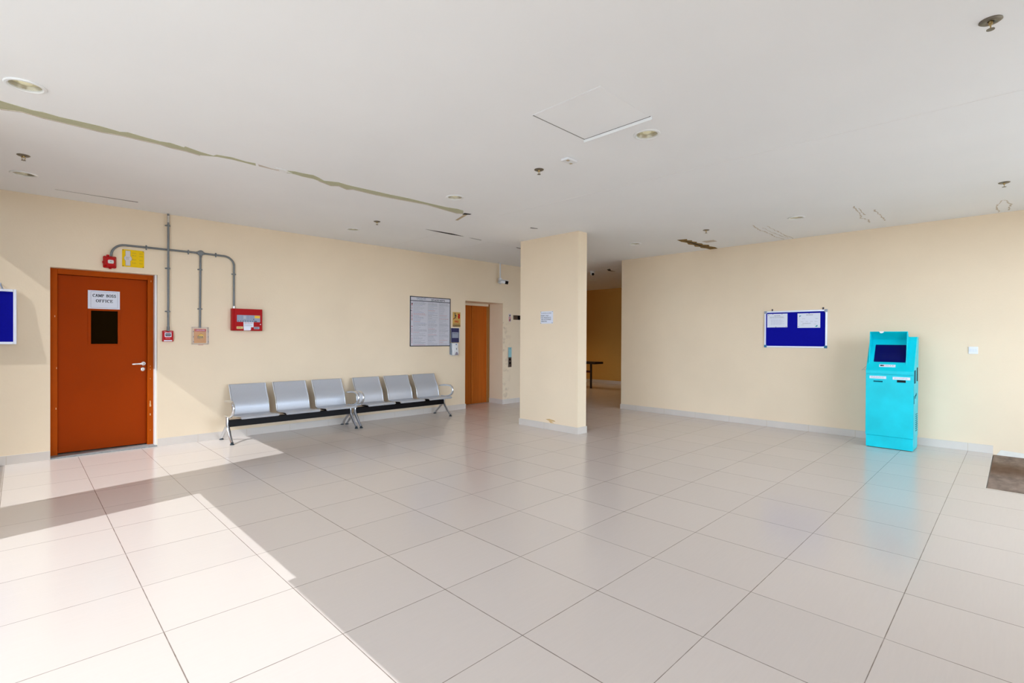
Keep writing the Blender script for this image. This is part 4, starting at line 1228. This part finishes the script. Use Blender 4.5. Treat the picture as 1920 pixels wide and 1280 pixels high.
b = MB(); b.box(7.60, 7.615, ys - .004, ys, .66, .70); b.box(7.50, 7.52, ys - .003, ys, .60, .70); b.prism([(7.63, ys - .004, .70), (7.70, ys - .004, .725), (7.70, ys - .004, .70), (7.65, ys - .004, .685)], (0, .004, 0)); b.each('lock', MT['kioskdark'], s)
b = MB()
for i in range(9): b.box(7.66, 7.80, ys - .003, ys, .24 + i * .026, .248 + i * .026)
b.build('vent_slits', MT['kioskdark'], s)
b = MB(); b.tube([(KX + .03, KY1, 1.055), (KX + .012, KY1 + .022, 1.028), (KX, KY1 + .046, 1.003), (KX, KY1 + .024, 1.010), (KX + .01, KY1, 1.006)], .0016, 6); b.build('pen_cord', MT['ink_grey'], s)

# ------------------------------------------------------------------ entrance mat
b = MB(); b.box(MX0 + .006, WR - .001, -4.5, MY1 - .006, -.035, -.012)
s = tag(b.build('entrance_mat', MT['mat'], bevel=.003), 'worn brown-grey entrance mat sunk in floor by the right wall', 'mat')
b = MB()

# ================================================================== BENCHES
def bench_root():
    s = thing('waiting_bench', 'three-seat perforated steel bench nearer the office door', 'bench', (1.478, 4.55, 0), 'steel waiting benches along the left wall')
    X0 = 1.478
    b = MB(); b.box(X0 + .014, X0 + 1.722, 4.50, 4.56, .205, .295); b.build('beam', MT['beam'], s, bevel=.004)
    for lx in (X0, X0 + 1.735):
        MB().tube([(lx, 4.53, .345), (lx, 4.525, .30), (lx, 4.52, .22), (lx, 4.49, .175), (lx, 4.42, .10), (lx, 4.345, .035), (lx, 4.325, .02)], [.018, .021, .023, .024, .021, .018, .019], 14).build('leg', MT['chrome'], s, smooth=True)
        lg = MB().tube([(lx, 4.53, .225), (lx, 4.575, .195), (lx, 4.64, .15), (lx, 4.72, .085), (lx, 4.785, .025), (lx, 4.795, .018)], [.020, .022, .021, .019, .017, .018], 14).build('leg', MT['chrome'], s, smooth=True)
        for fy in (4.322, 4.797):
            b = MB(); b.lathe([(0, 0), (.027, 0), (.027, .006), (.018, .014), (.012, .020), (0, .020)], (lx, fy, 0), (0, 0, 1), 20); b.build('foot_glide', MT['foot'], s, smooth=True)
        MB().tube([(lx, 4.60, .345), (lx, 4.48, .345), (lx, 4.38, .362), (lx, 4.305, .395), (lx, 4.268, .435), (lx, 4.258, .480), (lx, 4.276, .522), (lx, 4.325, .549), (lx, 4.40, .556), (lx, 4.50, .551), (lx, 4.60, .540), (lx, 4.66, .532)], [.014, .016, .017, .018, .0185, .0185, .0185, .018, .017, .016, .014, .010], 14).build('armrest', MT['chrome'], s, smooth=True)
    prof = [(4.262, .328), (4.255, .340), (4.262, .352), (4.29, .358), (4.37, .352), (4.46, .342), (4.56, .334), (4.605, .336), (4.630, .350), (4.642, .380), (4.654, .440), (4.674, .515), (4.722, .590), (4.764, .665), (4.788, .722), (4.798, .742), (4.810, .745), (4.816, .735)]
    for i in range(3):
        sx0 = X0 + .085 + i * .572; sx1 = sx0 + .487
        for nm, P in (('seat', prof[:9]), ('backrest', prof[8:])):
            b = MB()
            up_ = []; dn_ = []
            for j, (y, z) in enumerate(P):
                a = P[max(0, j - 1)]; c_ = P[min(len(P) - 1, j + 1)]
                dy, dz = c_[0] - a[0], c_[1] - a[1]; L_ = math.hypot(dy, dz)
                ny, nz_ = -dz / L_ * .0015, dy / L_ * .0015
                up_.append((y + ny, z + nz_)); dn_.append((y - ny, z - nz_))
            rows = []
            for (ya, za), (yb, zb) in zip(up_, dn_):
                rows.append([b.bm.verts.new(q) for q in ((sx0 + .012, ya, za), (sx1 - .012, ya, za), (sx1 - .012, yb, zb), (sx0 + .012, yb, zb))])
            for r1, r2 in zip(rows, rows[1:]):
                for q in range(4):
                    q2 = (q + 1) % 4
                    b.bm.faces.new((r1[q], r1[q2], r2[q2], r2[q]))
            b.bm.faces.new(rows[0][::-1]); b.bm.faces.new(rows[-1])
            o = b.build(nm, MT['perf'], s, smooth=True)
            if nm == 'backrest':
                for xx in (sx0 + .008, sx1 - .008):
                    MB().tube([(xx, y, z) for y, z in prof[8:16]], .0095, 10).build('side_rail', MT['chrome'], o, smooth=True)
            else:
                for xx in (sx0 + .008, sx1 - .008):
                    MB().tube([(xx, y, z - .004) for y, z in prof[1:9]], .0085, 10).build('side_rail', MT['chrome'], o, smooth=True)
                b = MB(); b.box(sx0 + .10, sx0 + .13, 4.36, 4.66, .295, .330); b.box(sx1 - .13, sx1 - .10, 4.36, 4.66, .295, .330)
                b.each('bracket', MT['beam'], o)
    return s
bn = bench_root()
b2 = dup(bn, (3.285, 4.55 - .015, 0), 'three-seat perforated steel bench nearer the lift')

# ================================================================== TABLE IN CORRIDOR
s = thing('table', 'dark table standing in the dim corridor behind the pier', 'table', (11.0, 6.1, 0))
b = MB(); b.box(10.85, 11.25, 5.38, 7.0, .695, .755); b.build('tabletop', MT['table'], s, bevel=.006)
for x in (11.03,):
    for y in (5.64, 6.85):
        b = MB(); b.box(x - .022, x + .022, y - .022, y + .022, 0, .70); b.build('leg', MT['table'], s, bevel=.003)
b = MB(); b.box(11.02, 11.04, 5.66, 6.83, .44, .475); b.build('rail', MT['redbar'], s)
b = MB(); b.box(11.015, 11.045, 5.66, 6.83, .475, .50); b.build('rail', MT['table'], s)

# dome camera in corridor
s = thing('dome_camera', 'white ceiling dome camera in the dim corridor', 'security camera', (9.0, 4.12, H))
b = MB(); b.lathe([(.058, 0), (.058, -.045), (0, -.045)], (9.0, 4.12, H), (0, 0, 1), 28); b.build('housing', MT['white'], s, smooth=True)
dv = Vector((-.62, -.72, -.5)).normalized()
b = MB()
for i in range(1):
    c_ = Vector((9.0, 4.12, H - .055))
    b.lathe([(0, -.052)] + [(.052 * math.sin(a), -.052 * math.cos(a)) for a in [k_ * math.pi / 10 for k_ in range(1, 10)]] + [(0, .052)], c_, (0, 0, 1), 24)
dm = b.build('eyeball', MT['white'], s, smooth=True)
b = MB(); b.lathe([(0, .058), (.024, .057), (.030, .050), (.030, .03)], c_, dv, 20); b.build('lens', MT['black'], dm, smooth=True)

# ================================================================== CEILING THINGS
def downlight(x, y, label):
    s = thing('downlight', label, 'ceiling light', (x, y, H), 'recessed round ceiling lights')
    b = MB(); b.lathe([(.083, .004), (.102, 0), (.103, -.003), (.098, -.008), (.086, -.009), (.079, -.004), (.079, .012), (.083, .012)], (x, y, H), (0, 0, 1), 40); b.build('trim_ring', MT['trimwhite'], s, smooth=True)
    b = MB(); b.lathe([(.080, .002), (.078, .008), (.073, .020), (.070, .030)], (x, y, H), (0, 0, 1), 36); b.build('reflector', MT['reflector'], s, smooth=True)
    b = MB(); b.lathe([(0, .014), (.030, .016), (.055, .020), (.072, .028)], (x, y, H), (0, 0, 1), 32); df = b.build('diffuser', MT['diffuser'], s, smooth=True)
    b = MB(); b.lathe([(0, .008), (.026, .010), (.034, .017)], (x, y, H), (0, 0, 1), 24); b.build('lamp_tip', MT['lens_grey'], df, smooth=True)
    return s
lab = ['large recessed downlight at photo\'s far left, in front of the torn joint', 'recessed downlight at photo\'s far left, behind the torn joint', 'recessed downlight beside the square access hatch', 'recessed downlight just past the end of the torn joint', 'recessed downlight above the benches', 'recessed downlight near the right wall, beside the water stains', 'recessed downlight between the pier and the right wall', 'recessed downlight behind the pier', 'recessed downlight in the dim corridor ceiling', 'added unseen downlight housing the warm corridor fill']
dl = None
for (x, y), lb_ in zip(LAMPS, lab):
    dl = downlight(x, y, lb_) if dl is None else dup(dl, (x, y, H), lb_)

# warm spot added out of view to brighten the dim corridor
ld = bpy.data.lights.new('added_corridor_fill', 'SPOT'); ld.energy = 45; ld.color = (1.0, 0.74, 0.42); ld.spot_size = math.radians(125); ld.spot_blend = 0.8; ld.shadow_soft_size = 0.05
lo_ = bpy.data.objects.new('added_corridor_fill', ld); COL.objects.link(lo_); lo_.location = (10.36, 7.0, H - .02)

def sprinkler(x, y, label):
    s = thing('sprinkler', label, 'sprinkler', (x, y, H), 'ceiling sprinkler heads')
    b = MB(); b.lathe([(0, .0), (.044, 0), (.045, -.003), (.036, -.009), (.020, -.010), (.012, -.006)], (x, y, H), (0, 0, 1), 28); b.build('escutcheon', MT['bronze'], s, smooth=True)
    b = MB(); b.lathe([(0, 0), (.009, 0), (.009, -.018), (.006, -.022), (0, -.022)], (x, y, H), (0, 0, 1), 14)
    b.tube([(x - .010, y, H - .014), (x - .012, y, H - .028), (x - .003, y, H - .042)], .0025, 8); b.tube([(x + .010, y, H - .014), (x + .012, y, H - .028), (x + .003, y, H - .042)], .0025, 8)
    b.build('frame_arms', MT['brass'], s, smooth=True)
    b = MB(); b.lathe([(0, -.042), (.016, -.043), (.016, -.046), (0, -.047)], (x, y, H), (0, 0, 1), 20); b.build('deflector', MT['bronze'], s, smooth=True)
    return s
SP = [(2.918, -2.724, 'bronze sprinkler head nearest the camera, at photo\'s top right'), (-.459, 3.274, 'sprinkler head at photo\'s far left above the notice board'), (2.964, .318, 'sprinkler head beside the small white ceiling sensor'), (2.962, 3.275, 'sprinkler head above the benches'), (6.489, -2.727, 'sprinkler head at photo\'s right edge above the switch'), (6.551, .329, 'sprinkler head beside the brown rotten ceiling hole')]
sp_ = None
for x, y, lb_ in SP:
    sp_ = sprinkler(x, y, lb_) if sp_ is None else dup(sp_, (x, y, H), lb_)

s = thing('ceiling_sensor', 'small white rectangular sensor box on the ceiling', 'sensor', (2.956, -.047, H))
b = MB(); b.box(2.890, 3.022, -.088, -.006, H - .022, H); b.build('housing', MT['white'], s, bevel=.005)
b = MB(); b.box(2.905, 2.935, -.075, -.05, H - .0235, H - .0215); b.box(2.985, 3.01, -.045, -.02, H - .0235, H - .0215); b.each('face_marks', MT['tan'], s)

s = thing('access_hatch', 'square white access hatch in the ceiling', 'access panel', (2.40, -.70, H))
hx0, hx1, hy0_, hy1_ = 2.095, 2.695, -.993, -.411
b = MB(); b.box(hx0 + .006, hx1 - .006, hy0_ + .006, hy1_ - .006, H - .0015, H); b.build('hatch_panel', MT['ceil'], s, bevel=.001)
b = MB(); b.box(hx0, hx1, hy1_ - .006, hy1_ + .001, H - .002, H); b.box(hx1 - .007, hx1 - .001, hy0_, hy1_, H - .0022, H); b.build('gap', mat('grey_gap', (112, 106, 100), .9), s)
b = MB(); b.box(hx1, hx1 + .008, hy0_ - .01, hy1_ + .008, H - .024, H); b.box(hx0, hx1, hy1_ + .001, hy1_ + .006, H - .003, H)
b.box(hx0 - .005, hx0, hy0_, hy1_, H - .003, H)
b.build('trim', MT['trimwhite'], s, bevel=.001)
